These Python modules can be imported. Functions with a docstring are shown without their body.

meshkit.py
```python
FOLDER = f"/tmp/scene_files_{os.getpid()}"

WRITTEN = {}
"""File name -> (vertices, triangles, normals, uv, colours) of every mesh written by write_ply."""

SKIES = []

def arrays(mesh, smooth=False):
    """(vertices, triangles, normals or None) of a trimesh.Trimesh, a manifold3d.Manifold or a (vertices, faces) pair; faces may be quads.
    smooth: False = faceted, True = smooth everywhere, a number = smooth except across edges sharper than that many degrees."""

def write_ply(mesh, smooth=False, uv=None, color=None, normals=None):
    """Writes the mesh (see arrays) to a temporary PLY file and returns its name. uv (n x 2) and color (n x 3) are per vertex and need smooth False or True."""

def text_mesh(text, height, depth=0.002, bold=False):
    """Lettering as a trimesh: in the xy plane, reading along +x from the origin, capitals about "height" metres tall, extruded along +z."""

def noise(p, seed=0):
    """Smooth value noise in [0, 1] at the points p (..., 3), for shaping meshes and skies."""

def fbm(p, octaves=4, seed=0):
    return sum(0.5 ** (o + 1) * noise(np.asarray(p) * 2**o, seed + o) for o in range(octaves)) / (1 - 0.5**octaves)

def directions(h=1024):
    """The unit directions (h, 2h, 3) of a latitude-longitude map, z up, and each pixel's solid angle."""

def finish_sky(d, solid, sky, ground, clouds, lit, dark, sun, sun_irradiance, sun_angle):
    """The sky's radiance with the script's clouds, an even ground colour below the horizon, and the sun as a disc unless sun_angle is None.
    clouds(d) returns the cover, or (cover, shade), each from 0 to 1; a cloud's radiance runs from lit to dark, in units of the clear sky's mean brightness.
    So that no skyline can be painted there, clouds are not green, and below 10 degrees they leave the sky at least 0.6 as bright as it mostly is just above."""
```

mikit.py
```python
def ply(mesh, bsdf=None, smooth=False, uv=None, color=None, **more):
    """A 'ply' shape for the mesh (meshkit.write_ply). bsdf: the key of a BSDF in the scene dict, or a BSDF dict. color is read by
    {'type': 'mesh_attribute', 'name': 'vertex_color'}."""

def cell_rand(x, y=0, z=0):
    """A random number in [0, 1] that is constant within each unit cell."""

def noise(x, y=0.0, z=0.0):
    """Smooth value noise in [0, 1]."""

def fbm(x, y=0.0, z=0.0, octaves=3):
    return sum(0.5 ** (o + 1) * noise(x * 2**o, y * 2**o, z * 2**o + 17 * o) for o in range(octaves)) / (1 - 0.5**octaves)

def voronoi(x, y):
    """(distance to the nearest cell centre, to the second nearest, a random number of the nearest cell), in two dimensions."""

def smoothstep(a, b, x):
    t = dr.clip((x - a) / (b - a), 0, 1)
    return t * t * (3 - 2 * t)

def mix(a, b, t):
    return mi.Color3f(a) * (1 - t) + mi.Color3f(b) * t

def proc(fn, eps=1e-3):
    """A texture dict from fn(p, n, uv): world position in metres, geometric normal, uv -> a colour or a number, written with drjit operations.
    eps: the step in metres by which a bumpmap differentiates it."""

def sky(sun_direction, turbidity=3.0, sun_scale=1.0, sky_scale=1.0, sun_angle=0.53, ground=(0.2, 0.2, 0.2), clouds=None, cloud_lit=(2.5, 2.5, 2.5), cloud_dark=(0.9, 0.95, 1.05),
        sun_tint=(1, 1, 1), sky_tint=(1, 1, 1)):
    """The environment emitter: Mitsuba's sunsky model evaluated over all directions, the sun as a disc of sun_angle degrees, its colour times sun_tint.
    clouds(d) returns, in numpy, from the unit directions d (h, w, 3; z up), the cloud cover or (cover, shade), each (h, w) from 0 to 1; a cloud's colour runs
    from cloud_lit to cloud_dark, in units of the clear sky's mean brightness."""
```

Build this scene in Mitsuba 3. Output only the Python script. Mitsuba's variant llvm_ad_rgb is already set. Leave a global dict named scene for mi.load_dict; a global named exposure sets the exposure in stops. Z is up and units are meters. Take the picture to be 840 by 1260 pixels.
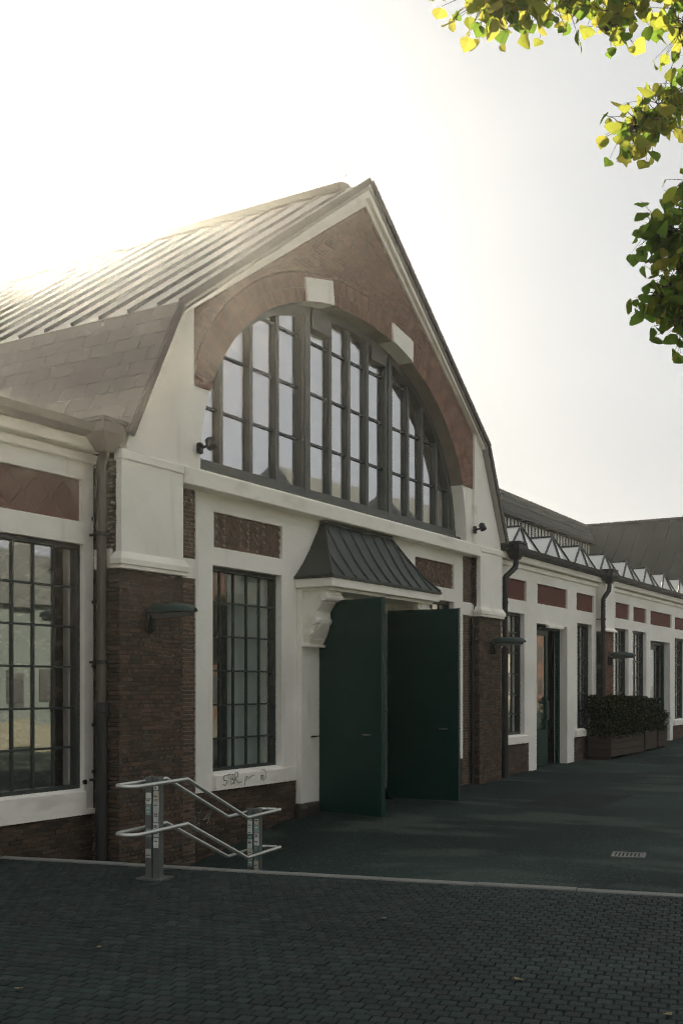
import math, random
import numpy as np, trimesh, mitsuba as mi, mikit, meshkit
import drjit as dr
from shapely.geometry import Polygon, box as sbox, MultiPolygon
from shapely.ops import unary_union
from mikit import proc, noise, fbm, cell_rand, smoothstep, mix, voronoi
T = mi.ScalarTransform4f
rng = np.random.default_rng(7)
scene, labels = {}, {}

# ------------------------------------------------------------------ camera, sky, exposure
CAM = (-8.316, -7.66, 1.65)
scene['camera'] = {'type': 'perspective', 'fov': 2 * math.degrees(math.atan(420 / 1345)), 'fov_axis': 'x', 'near_clip': 0.1, 'far_clip': 3000.0,
                   'principal_point_offset_y': -215 / 1260,
                   'to_world': T().look_at(origin=list(CAM), target=[CAM[0] + 8.556, CAM[1] + 5.177, CAM[2]], up=[0, 0, 1])}
SUN = (0.7238, 0.7384, 0.418)

def veil(d):
    n = meshkit.fbm(np.stack([d[..., 0] * 2.2, d[..., 1] * 2.2, d[..., 2] * 5.0], -1) + 11, 4, 3)
    sun = np.array(SUN) / np.linalg.norm(SUN); ang = np.degrees(np.arccos(np.clip(d @ sun, -1, 1)))
    return np.clip(0.97 + 0.10 * (n - 0.5) - 0.04 * np.exp(-(ang / 18.0) ** 2), 0, 1)   # a thin high veil, thinnest before the sun
scene['sky'] = mikit.sky(SUN, turbidity=5, sun_angle=1.6, clouds=veil, cloud_lit=(0.555, 0.562, 0.568), sky_tint=(0.95, 1.0, 1.1), sun_tint=(0.84, 0.985, 1.17))
exposure = 3.6
# thin air haze, added to imitate lens glare round the low sun
scene['haze_air'] = {'type': 'homogeneous', 'albedo': {'type': 'rgb', 'value': [.95, .95, .95]}, 'sigma_t': .0018, 'phase': {'type': 'hg', 'g': .9}}
scene['camera']['medium'] = {'type': 'ref', 'id': 'haze_air'}
scene['haze'] = {'type': 'cube', 'to_world': T().translate([20, 0, 7.75]).scale([205, 205, 9.95]), 'bsdf': {'type': 'null'}, 'interior': {'type': 'ref', 'id': 'haze_air'}}
labels['haze'] = {'kind': 'stuff'}

# ------------------------------------------------------------------ materials
def tw(b): return {'type': 'twosided', 'bsdf': b}
def C(*c): return {'type': 'rgb', 'value': list(c)}
def pr(color, rough=.8, metal=0., spec=.5, **k):
    return tw({'type': 'principled', 'base_color': color if isinstance(color, dict) else C(*color), 'roughness': rough, 'metallic': metal, 'specular': spec, **k})
def bump(b, fn, s=1.0, eps=2e-3):
    return tw({'type': 'bumpmap', 'arbitrary': {'type': 'proc', **{k: v for k, v in proc(fn, eps).items() if k != 'type'}}, 'scale': s, 'bsdf': b['bsdf']})
VC = {'type': 'mesh_attribute', 'name': 'vertex_color'}

def plaster_col(p, n, uv):
    a = fbm(p.x * 1.3, p.y * 1.3, p.z * 1.1, 4)
    s = fbm(p.x * 7.0, p.y * 7.0, p.z * 0.7, 3)
    f = noise(p.x * 40, p.y * 40, p.z * 40)
    c = mix((.80, .785, .72), (.72, .70, .635), smoothstep(.35, .75, a))
    c = mix(c, (.56, .54, .47), smoothstep(.62, .85, s) * .4)
    return c * (0.96 + 0.06 * f)
def plaster_bump(p, n, uv):
    return fbm(p.x * 9, p.y * 9, p.z * 9, 3) * .004 + noise(p.x * 90, p.y * 90, p.z * 90) * .0008
scene['white_plaster'] = bump(pr(proc(plaster_col), .85, 0, .3), plaster_bump)
scene['white_trim'] = bump(pr(proc(lambda p, n, uv: mix((.79, .765, .69), (.64, .61, .53), smoothstep(.5, .85, fbm(p.x * 3, p.y * 3, p.z * 6, 4)))), .8, 0, .3), plaster_bump)
scene['brick_clay'] = bump(pr(VC, .9, 0, .2), lambda p, n, uv: fbm(p.x * 60, p.y * 60, p.z * 60, 2) * .0025)
scene['mortar'] = pr(proc(lambda p, n, uv: mix((.20, .175, .14), (.31, .275, .22), fbm(p.x * 6, p.y * 6, p.z * 6, 3))), .95, 0, .1)
scene['mortar_dark'] = pr(proc(lambda p, n, uv: mix((.045, .041, .034), (.15, .135, .105), smoothstep(.5, .75, fbm(p.x * 4, p.y * 4, p.z * 9, 3)))), .95, 0, .1)
scene['red_render'] = bump(pr(proc(lambda p, n, uv: mix((.155, .066, .05), (.105, .05, .04), fbm(p.x * 2.5, p.y * 2.5, p.z * 4, 4)) * (.9 + .2 * noise(p.x * 50, p.y * 50, p.z * 50))), .9, 0, .2), plaster_bump)
def zinc_col(p, n, uv):
    a = fbm(p.x * 1.1, p.y * 1.1, p.z * 1.5, 4)
    b = fbm(p.x * 5, p.y * 5, p.z * .8, 3)
    return mix(mix((.38, .365, .33), (.30, .285, .255), a), (.43, .415, .37), smoothstep(.6, .8, b) * .5)
scene['zinc_roof'] = pr(proc(zinc_col), .52, .3, .4)
scene['shaded_seam_zinc'] = pr((.085, .08, .07), .65, .1, .3)  # shade on the seam sides is painted in as a darker zinc
scene['slate'] = pr(VC, .6, .1, .4)
scene['dark_roof'] = pr(proc(lambda p, n, uv: mix((.032, .038, .033), (.018, .022, .019), fbm(p.x * .9, p.y * .9, p.z * 1.4, 4))), .8, 0, .15)
scene['canopy_roof'] = pr(proc(lambda p, n, uv: mix((.042, .05, .042), (.024, .031, .026), fbm(p.x * 4, p.y * 4, p.z * 6, 4))), .55, .1, .4)
scene['brown_trim'] = pr(proc(lambda p, n, uv: mix((.085, .07, .056), (.05, .043, .036), fbm(p.x * 3, p.y * 3, p.z * 3, 3))), .6, 0, .4)
scene['frame_paint'] = pr(proc(lambda p, n, uv: mix((.075, .082, .072), (.048, .055, .048), fbm(p.x * 5, p.y * 5, p.z * 3, 3))), .5, 0, .5)
scene['frame_dark'] = pr((.022, .03, .026), .45, 0, .5)
scene['door_green'] = pr(proc(lambda p, n, uv: mix((.003, .036, .027), (.0015, .025, .019), fbm(p.x * 2, p.y * 2, p.z * 1.2, 4))), .45, 0, .35)
scene['pipe_zinc'] = pr(proc(lambda p, n, uv: mix((.10, .085, .07), (.055, .046, .038), fbm(p.x * 6, p.y * 6, p.z * 2.2, 3))), .5, .3, .5)
scene['iron_dark'] = pr((.018, .019, .017), .55, 0, .4)
scene['lamp_green'] = pr((.028, .05, .042), .45, 0, .5)
scene['glass'] = {'type': 'thindielectric', 'int_ior': 3.1}
scene['glass_coated'] = {'type': 'thindielectric', 'int_ior': 4.0}
scene['glass_mid'] = {'type': 'thindielectric', 'int_ior': 1.9}
scene['glass_small'] = {'type': 'thindielectric', 'int_ior': 1.6}
scene['roof_glass'] = pr((.42, .43, .39), .12, 0, .6)
scene['steel'] = tw({'type': 'roughconductor', 'material': 'Ag', 'distribution': 'ggx', 'alpha': .3, 'specular_reflectance': C(.72, .75, .73)})
scene['steel_dull'] = pr((.16, .17, .165), .45, .6, .5)
scene['sticker_paint'] = pr(VC, .6, 0, .4)
scene['ink'] = pr((.08, .08, .08), .8, 0, .2)
scene['chalk'] = pr((.20, .19, .165), .9, 0, .2)
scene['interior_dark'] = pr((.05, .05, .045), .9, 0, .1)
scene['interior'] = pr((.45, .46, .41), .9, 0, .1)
scene['added_blind'] = pr(proc(lambda p, n, uv: mix((.34, .41, .36), (.27, .33, .29), smoothstep(.35, .7, noise(p.x * 3, 0, p.z * .35)))), .9, 0, .1)
def asphalt_col(p, n, uv):
    a = fbm(p.x * .35, p.y * .35, 0, 4); b = fbm(p.x * 1.7 + 9, p.y * .8, 0, 4); g = noise(p.x * 110, p.y * 110, 0); s = voronoi(p.x * 60, p.y * 60)
    c = mix((.019, .033, .0275), (.009, .0175, .015), smoothstep(.3, .7, a))
    c = mix(c, (.040, .052, .043), smoothstep(.50, .70, b) * .7)
    patch = smoothstep(.0, .03, 1.1 - dr.abs(p.x - 7.3)) * smoothstep(.0, .03, .55 - dr.abs(p.y + 2.6 - p.x * .04))   # a mended trench
    c = mix(c, (.007, .011, .0095), patch * .85)
    f1, f2, q = voronoi(p.x * .42 + .35 * noise(p.x * 3, p.y * 3), p.y * .42 + .35 * noise(p.x * 3 + 40, p.y * 3))
    crack = (1 - smoothstep(.0, .014, f2 - f1)) * smoothstep(.45, .6, noise(p.x * .5, p.y * .5, 7))
    c = mix(c, (.004, .006, .005), crack * .8)
    return c * (.70 + .45 * g) + mi.Color3f(.035, .038, .034) * dr.select(s[2] > .93, 1.0, 0.0) * .6
scene['asphalt'] = bump(pr(proc(asphalt_col), .9, 0, .25), lambda p, n, uv: noise(p.x * 140, p.y * 140, 0) * .003 + fbm(p.x * 2, p.y * 2, 0, 3) * .006)
scene['sett_stone'] = bump(pr(VC, .8, 0, .3), lambda p, n, uv: fbm(p.x * 45, p.y * 45, p.z * 45, 3) * .004)
scene['joint_sand'] = pr(proc(lambda p, n, uv: mix((.009, .015, .013), (.018, .024, .0195), fbm(p.x * 12, p.y * 12, 0, 3))), .95, 0, .1)
scene['kerb_stone'] = bump(pr(proc(lambda p, n, uv: mix((.20, .20, .18), (.10, .105, .095), fbm(p.x * 6, p.y * 6, p.z * 6, 4))), .85, 0, .3), lambda p, n, uv: fbm(p.x * 50, p.y * 50, p.z * 50, 2) * .003)
scene['far_ground'] = pr(proc(lambda p, n, uv: mix((.25, .23, .18), (.15, .16, .12), fbm(p.x * .08, p.y * .08, 0, 4))), .95, 0, .1)
scene['planter_wood'] = pr(proc(lambda p, n, uv: mix((.06, .045, .032), (.032, .025, .019), fbm(p.x * 3, p.y * 3, p.z * 30, 3))), .8, 0, .3)
scene['soil'] = pr((.03, .022, .015), .95, 0, .1)
scene['bark'] = bump(pr(proc(lambda p, n, uv: mix((.07, .055, .04), (.035, .028, .02), fbm(p.x * 14, p.y * 14, p.z * 4, 3))), .9, 0, .2), lambda p, n, uv: fbm(p.x * 30, p.y * 30, p.z * 7, 3) * .008)
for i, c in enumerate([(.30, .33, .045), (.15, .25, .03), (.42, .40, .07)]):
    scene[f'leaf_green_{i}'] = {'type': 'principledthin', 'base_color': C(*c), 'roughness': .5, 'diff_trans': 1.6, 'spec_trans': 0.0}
scene['dry_leaf'] = pr((.16, .13, .07), .8, 0, .2)
scene['hedge_leaf'] = {'type': 'principledthin', 'base_color': C(.028, .036, .014), 'roughness': .5, 'diff_trans': .4}
scene['far_leaf'] = {'type': 'principledthin', 'base_color': C(.085, .09, .05), 'roughness': .6, 'diff_trans': .7}
scene['house_render'] = pr(proc(lambda p, n, uv: mix((.135, .17, .175), (.10, .125, .13), fbm(p.x * .4, p.y * .4, p.z * .4, 3))), .9, 0, .2)
scene['house_brick'] = pr(proc(lambda p, n, uv: mix((.17, .095, .075), (.13, .075, .06), fbm(p.x * .7, p.y * .7, p.z * 3, 3))), .9, 0, .2)
scene['house_grey'] = pr((.34, .34, .32), .9, 0, .2)
scene['house_slate'] = pr((.075, .085, .085), .7, 0, .3)
scene['house_window'] = pr((.02, .025, .03), .1, 0, .6)

# ------------------------------------------------------------------ mesh helpers
class MB:
    def __init__(s): s.v, s.f, s.c, s.n = [], [], [], 0
    def raw(s, v, f, col=None):
        v = np.asarray(v, float).reshape(-1, 3); f = np.asarray(f, int).reshape(-1, 3)
        s.v.append(v); s.f.append(f + s.n); s.n += len(v)
        s.c.append(np.broadcast_to(np.asarray(col if col is not None else (.5, .5, .5), float), (len(v), 3)))
        return s
    def tm(s, m, col=None): return s.raw(m.vertices, m.faces, col)
    def box(s, x0, x1, y0, y1, z0, z1, col=None, b=0.0):
        if b <= 0: return s.hexa([(x0, y0, z0), (x1, y0, z0), (x1, y1, z0), (x0, y1, z0), (x0, y0, z1), (x1, y0, z1), (x1, y1, z1), (x0, y1, z1)], col)
        pts = []
        for X, sx in ((x0, 1), (x1, -1)):
            for Y, sy in ((y0, 1), (y1, -1)):
                for Z, sz in ((z0, 1), (z1, -1)):
                    pts += [(X, Y + sy * b, Z + sz * b), (X + sx * b, Y, Z + sz * b), (X + sx * b, Y + sy * b, Z)]
        return s.hull(pts, col)
    def hexa(s, p, col=None):
        q = [(0, 3, 2, 1), (4, 5, 6, 7), (0, 1, 5, 4), (1, 2, 6, 5), (2, 3, 7, 6), (3, 0, 4, 7)]
        v, f = [], []
        for a in q:
            k = len(v); v += [p[i] for i in a]; f += [(k, k + 1, k + 2), (k, k + 2, k + 3)]
        return s.raw(v, f, col)
    def hull(s, pts, col=None):
        h = trimesh.convex.convex_hull(np.asarray(pts, float)); return s.tm(h, col)
    def poly(s, pts, col=None):
        n = len(pts); return s.raw(pts, [(0, i, i + 1) for i in range(1, n - 1)], col)
    def ext(s, poly, mp, w0, w1, col=None):
        """extrude shapely polygon (u, v) between depths w0..w1, mapped by mp(u, v, w)"""
        for g in (poly.geoms if hasattr(poly, 'geoms') else [poly]):
            if g.is_empty or g.geom_type != 'Polygon' or g.area < 1e-6: continue
            m = trimesh.creation.extrude_polygon(g, abs(w1 - w0), engine='earcut')
            v = m.vertices; s.raw(mp(v[:, 0], v[:, 1], min(w0, w1) + v[:, 2]), m.faces[:, ::-1], col)
        return s
    def tube(s, pts, r, sides=10, col=None, cap=True):
        p = np.asarray(pts, float); n = len(p); r = np.broadcast_to(r, (n,))
        t = np.zeros_like(p); t[1:-1] = p[2:] - p[:-2]; t[0] = p[1] - p[0]; t[-1] = p[-1] - p[-2]
        t /= np.linalg.norm(t, axis=1, keepdims=True) + 1e-12
        ref = np.array([0, 0, 1.]) if abs(t[0][2]) < .9 else np.array([1., 0, 0])
        a = np.cross(t[0], ref); a /= np.linalg.norm(a); v = []
        for i in range(n):
            a = a - t[i] * (a @ t[i]); a /= np.linalg.norm(a) + 1e-12; b = np.cross(t[i], a)
            mit = 1.0
            if 0 < i < n - 1:
                d0 = p[i] - p[i - 1]; d0 /= np.linalg.norm(d0); mit = 1 / max(.6, abs(d0 @ t[i]))
            for k in range(sides):
                w = 2 * math.pi * k / sides; v.append(p[i] + r[i] * mit * (math.cos(w) * a + math.sin(w) * b))
        f = []
        for i in range(n - 1):
            for k in range(sides):
                q = i * sides + k; q2 = i * sides + (k + 1) % sides
                f += [(q, q2, q2 + sides), (q, q2 + sides, q + sides)]
        if cap:
            v += [p[0], p[-1]]; c0, c1 = n * sides, n * sides + 1
            for k in range(sides):
                f += [(c0, (k + 1) % sides, k), (c1, (n - 1) * sides + k, (n - 1) * sides + (k + 1) % sides)]
        return s.raw(v, f, col)
    def mesh(s): return trimesh.Trimesh(np.vstack(s.v), np.vstack(s.f), process=False)
    def colors(s): return np.vstack(s.c)

def numbered(k):
    if k not in used: used.add(k); return k
    i = 1
    while f'{k}_{i:03d}' in used: i += 1
    k = f'{k}_{i:03d}'; used.add(k); return k
used = set()
def put(key, mb, mat, smooth=False, label=None, cat=None, group=None, kind=None, vc=False):
    key = numbered(key)
    if smooth and smooth is not True and not vc: scene[key] = mikit.ply(mb.mesh(), mat, smooth=smooth)
    else: scene[key] = mikit.ply(mb.mesh(), mat, smooth=smooth, color=mb.colors() if vc else None)
    d = {}
    if label: d['label'] = label
    if cat: d['category'] = cat
    if group: d['group'] = group
    if kind: d['kind'] = kind
    if d: labels[key] = d
    return key
def thing(name, label, cat, group=None):
    key = numbered(name); labels[key] = {'label': label, 'category': cat}
    if group: labels[key]['group'] = group
    return key
XZ = lambda u, v, w: np.stack([u, w, v], -1)          # a facade plane: u = x, v = z, w = y
YZ = lambda x0: (lambda u, v, w: np.stack([x0 + w, u, v], -1))

def brick_list(region, h, L, joint, seed, header=False, z0=0.0, u0=0.0):
    r = np.random.default_rng(seed); x0, y0, x1, y1 = region.bounds; out = []
    k = math.floor((y0 - z0) / h)
    while z0 + k * h < y1:
        off = (k % 2) * L * .5; z = z0 + k * h
        row_short = header and k % 2
        step = L * .5 if row_short else L
        if row_short: off = L * .25
        j = math.floor((x0 - u0 - off) / step)
        while u0 + off + j * step < x1:
            a = u0 + off + j * step; b = sbox(a + joint / 2, z + joint / 2, a + step - joint / 2, z + h - joint / 2)
            j += 1
            if region.contains(b): out.append((b, True)); continue
            g = region.intersection(b)
            for q in (g.geoms if hasattr(g, 'geoms') else [g]):
                if q.geom_type == 'Polygon' and q.area > 2e-4: out.append((q, False))
        k += 1
    return out
def brick_col(r, pal):
    c = np.array(pal[r.integers(len(pal))]); return c * r.uniform(.78, 1.22)
def brick_mesh(mb, q, mp, face, back, col, r, chamf=.003):
    """front face at depth w=face (+- a little), running back to w=back (larger = deeper)"""
    pts = np.array(q.exterior.coords)[:-1]
    if Polygon(pts).exterior.is_ccw is False: pts = pts[::-1]
    w = face + r.uniform(-.0025, .0025); n = len(pts); c = pts.mean(0)
    fr = pts + (c - pts) * 0.0
    d = c - pts; d = d / (np.linalg.norm(d, axis=1, keepdims=True) + 1e-9) * chamf * 1.4
    inner = pts + d
    v = np.vstack([mp(inner[:, 0], inner[:, 1], np.full(n, w)), mp(pts[:, 0], pts[:, 1], np.full(n, w + chamf)), mp(pts[:, 0], pts[:, 1], np.full(n, back))])
    f = [(0, i, i + 1) for i in range(1, n - 1)]
    for i in range(n):
        j = (i + 1) % n
        f += [(n + i, n + j, j), (n + i, j, i), (2 * n + i, 2 * n + j, n + j), (2 * n + i, n + j, n + i)]
    # split so that faces stay flat-shaded
    v2 = v[np.array(f).reshape(-1)]; mb.raw(v2, np.arange(len(v2)).reshape(-1, 3), col)
PAL_DARK = [(.088, .066, .048), (.075, .055, .042), (.10, .066, .050), (.065, .055, .045), (.085, .060, .040)]
PAL_RED = [(.225, .125, .092), (.20, .113, .085), (.245, .14, .10), (.185, .11, .088), (.215, .13, .10)]
PAL_PLINTH = [(.07, .05, .036), (.058, .043, .032), (.085, .056, .04), (.05, .04, .032)]
def brickwork(key, region, mp, face, back, pal, seed, h=.046, L=.17, joint=.008, mortar='mortar', header=False, mortar_depth=.008, kind='stuff', thick=.12):
    r = np.random.default_rng(seed); mb = MB()
    for q, full in brick_list(region, h, L, joint, seed, header): brick_mesh(mb, q, mp, face, back, brick_col(r, pal), r)
    put(key + 'brickwork', mb, 'brick_clay', vc=True, kind=kind)
    for g_ in (region.geoms if hasattr(region, 'geoms') else [region]): put(key + 'mortar', MB().ext(g_, mp, face + mortar_depth, face + thick), mortar)

# ------------------------------------------------------------------ ground
def zg(x, y):
    x = np.asarray(x, float); y = np.asarray(y, float)
    r = np.hypot(x + .3, y - .2); t = np.clip(1 - r / 4.3, 0, 1)
    z = -.50 * t * t * (3 - 2 * t) + np.clip((x - 13) * .016, 0, .2)
    s = np.clip((-y - 1.0) / 5.5, 0, 1)                       # rises to the paved level at the kerb further out
    s2 = np.clip((6 - x) / 8, 0, 1)
    return z + .045 * s * s2 - .02
KP = np.array([0.202, -5.562]); KD = np.array([-.2301, .9731])    # kerb line and its direction, towards the wall
KN = np.array([-.9731, -.2301])                                   # from the kerb towards the paving
xs = np.concatenate([[-14, -9, -5], np.arange(-2, 12, .25), np.arange(12, 40, 1.0), [45, 60, 90]])
ys = np.concatenate([[-13.5, -12, -10.5, -9], np.arange(-8, .6, .25), [2, 5, 8]])
X, Y = np.meshgrid(xs, ys, indexing='ij')
Zs = zg(X, Y)
side = (X - KP[0]) * KN[0] + (Y - KP[1]) * KN[1]
Zs = np.where(side > .1, np.minimum(Zs, -.3), Zs)
nx, ny = X.shape; idx = np.arange(nx * ny).reshape(nx, ny)
a, b, c, d = idx[:-1, :-1].ravel(), idx[1:, :-1].ravel(), idx[1:, 1:].ravel(), idx[:-1, 1:].ravel()
F = np.vstack([np.stack([a, b, c], 1), np.stack([a, c, d], 1)])
m = MB(); m.raw(np.stack([X, Y, Zs], -1).reshape(-1, 3), F)
put('forecourt', m, 'asphalt', smooth=True, kind='structure')
m = MB(); m.poly([(-180, -200, -1.0), (220, -200, -1.0), (220, 200, -1.0), (-180, 200, -1.0)])
put('ground', m, 'far_ground', kind='structure')
m = MB(); m.box(-60, 120, -60.5, -13.505, -.4, .03); put('square', m, 'far_ground', kind='structure')
m = MB(); q0 = KP + KD * 6.4 + KN * .06; 
# paving bed: left of the kerb
P = [KP - KD * 10 + KN * .07, KP + KD * 6.42 + KN * .07, np.array([-14., .9]), np.array([-22., -14.])]
m.ext(Polygon(P), lambda u, v, w: np.stack([u, v, w], -1), -.5, .041); put('pavement', m, 'joint_sand', kind='structure')
labels['pavement'] = {'kind': 'structure'}
bed = Polygon(P)
r = np.random.default_rng(21); cells = []
pw, pl = .088, .092
for i in range(0, 64):
    for j in range(-18, 74):
        u = i * pl + .075 + pl / 2; v = (j + (.5 if i % 2 else 0)) * pw + r.normal(0, .001)
        q = KP + KN * u + KD * v
        if not (-8.4 < q[0] < 1.6 and -6.6 < q[1] < .35): continue
        dx, dy = q[0] - CAM[0], q[1] - CAM[1]
        X_ = dx * .5177 - dy * .8556; Z_ = dx * .8556 + dy * .5177
        if Z_ < 4.7 or abs(X_ / Z_) > .36: continue
        cells.append((Z_, q))
cells.sort(key=lambda t: t[0])
PAVE = [(.0135, .0235, .0205), (.012, .0205, .018), (.018, .027, .0235), (.015, .0205, .018), (.0095, .017, .015)]
rest = MB()
def sett(mb, q, col):
    w, l = pw - r.uniform(.004, .010), pl - r.uniform(.003, .008); z = .05 + r.normal(0, .0013); an = r.normal(0, .018)
    d1 = KD * math.cos(an) + KN * math.sin(an); d2 = KN * math.cos(an) - KD * math.sin(an); tl = r.normal(0, .003, 2)
    def P3(a, b, zz): 
        p = q + d1 * a + d2 * b; return (p[0], p[1], zz + (tl[0] * a + tl[1] * b) * 1.0)
    c = .007; v = []
    top = [P3(sx * (w / 2 - c), sy * (l / 2 - c), z) for sx, sy in ((-1, -1), (1, -1), (1, 1), (-1, 1))]
    mid = [P3(sx * w / 2, sy * l / 2, z - c * .8) for sx, sy in ((-1, -1), (1, -1), (1, 1), (-1, 1))]
    bot = [(x, y, .035) for x, y, _ in mid]
    v = top + mid + bot; f = [(0, 2, 1), (0, 3, 2)]
    for i in range(4):
        j = (i + 1) % 4; f += [(i, j, 4 + j), (i, 4 + j, 4 + i), (4 + i, 4 + j, 8 + j), (4 + i, 8 + j, 8 + i)]
    mb.raw(v, f, col)
for k, (_, q) in enumerate(cells):
    patch = meshkit.fbm(np.array([[q[0] * .9, q[1] * .9, 3.3]]), 3, 5)[0]
    col = np.array(PAVE[r.integers(len(PAVE))]) * r.uniform(.86, 1.14) * (.55 + 1.1 * patch)
    if k < 300:
        mb = MB(); sett(mb, q, col); put('pavement__sett', mb, 'sett_stone', vc=True)
    else: sett(rest, q, col)
put('pavement__sett_field', rest, 'sett_stone', vc=True, kind='stuff')
# kerb stones
kb = 0
key = numbered('kerb'); labels[key] = {'kind': 'structure'}
for t in np.arange(-4, 6.3, .8):
    mb = MB(); e = min(t + .794, 6.4); o = r.normal(0, .003)
    pts = []
    for s_ in (t, e):
        for n_, z in ((.062, -.6), (.062, .048 + o), (.054, .056 + o), (-.050, .056 + o), (-.062, .044 + o), (-.062, -.6)):
            p = KP + KD * s_ + KN * n_; pts.append((p[0], p[1], z))
    mb.hull(pts); put('kerb__stone', mb, 'kerb_stone')
# steps down from the paving beside the handrail
for i in range(3):
    mb = MB(); x0 = -.72 + i * .34; mb.box(x0, x0 + .36, -2.15, -.75, -.6, -.06 - i * .13, b=.008); put('kerb__step', mb, 'kerb_stone')

# ------------------------------------------------------------------ the gabled hall
H = thing('gabled_hall', 'gabled hall of dark brick and white render with a huge arched window and green doors', 'building')
A = H + '__'
XC = 4.95
def arch_z(x, a=3.54, bz=2.70, z0=4.09, xc=4.87, p=2.12):
    t = np.clip(np.abs((np.asarray(x) - xc) / a), 0, 1); return z0 + bz * (1 - t ** p) ** (1 / p)
def arch_poly(grow=0.0, n=90):
    th = np.linspace(0, math.pi, n); p = 2.12
    c, s = np.cos(th), np.sin(th)
    x = 4.87 - np.sign(c) * np.abs(c) ** (2 / p) * (3.54 + grow); z = 4.09 + np.abs(s) ** (2 / p) * (2.70 + grow)
    return Polygon(list(zip(x, z)) + [(x[-1], 3.9), (x[0], 3.9)])
arch = arch_poly()
winL = sbox(1.72, .64, 3.13, 3.06); winR = sbox(6.80, .64, 8.21, 3.06); door = sbox(3.92, -.9, 6.02, 2.86)
panL = sbox(1.74, 3.27, 3.14, 3.68); panR = sbox(6.80, 3.27, 8.20, 3.68)
white = unary_union([sbox(1.41, .44, 8.55, 3.90), sbox(.98, 2.87, 8.92, 3.09), sbox(3.47, .14, 6.47, 2)])
wall = white.difference(unary_union([winL, winR, door, panL, panR]))
m = MB(); m.ext(wall, XZ, .15, .47); put(A + 'wall', m, 'white_plaster')
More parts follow.
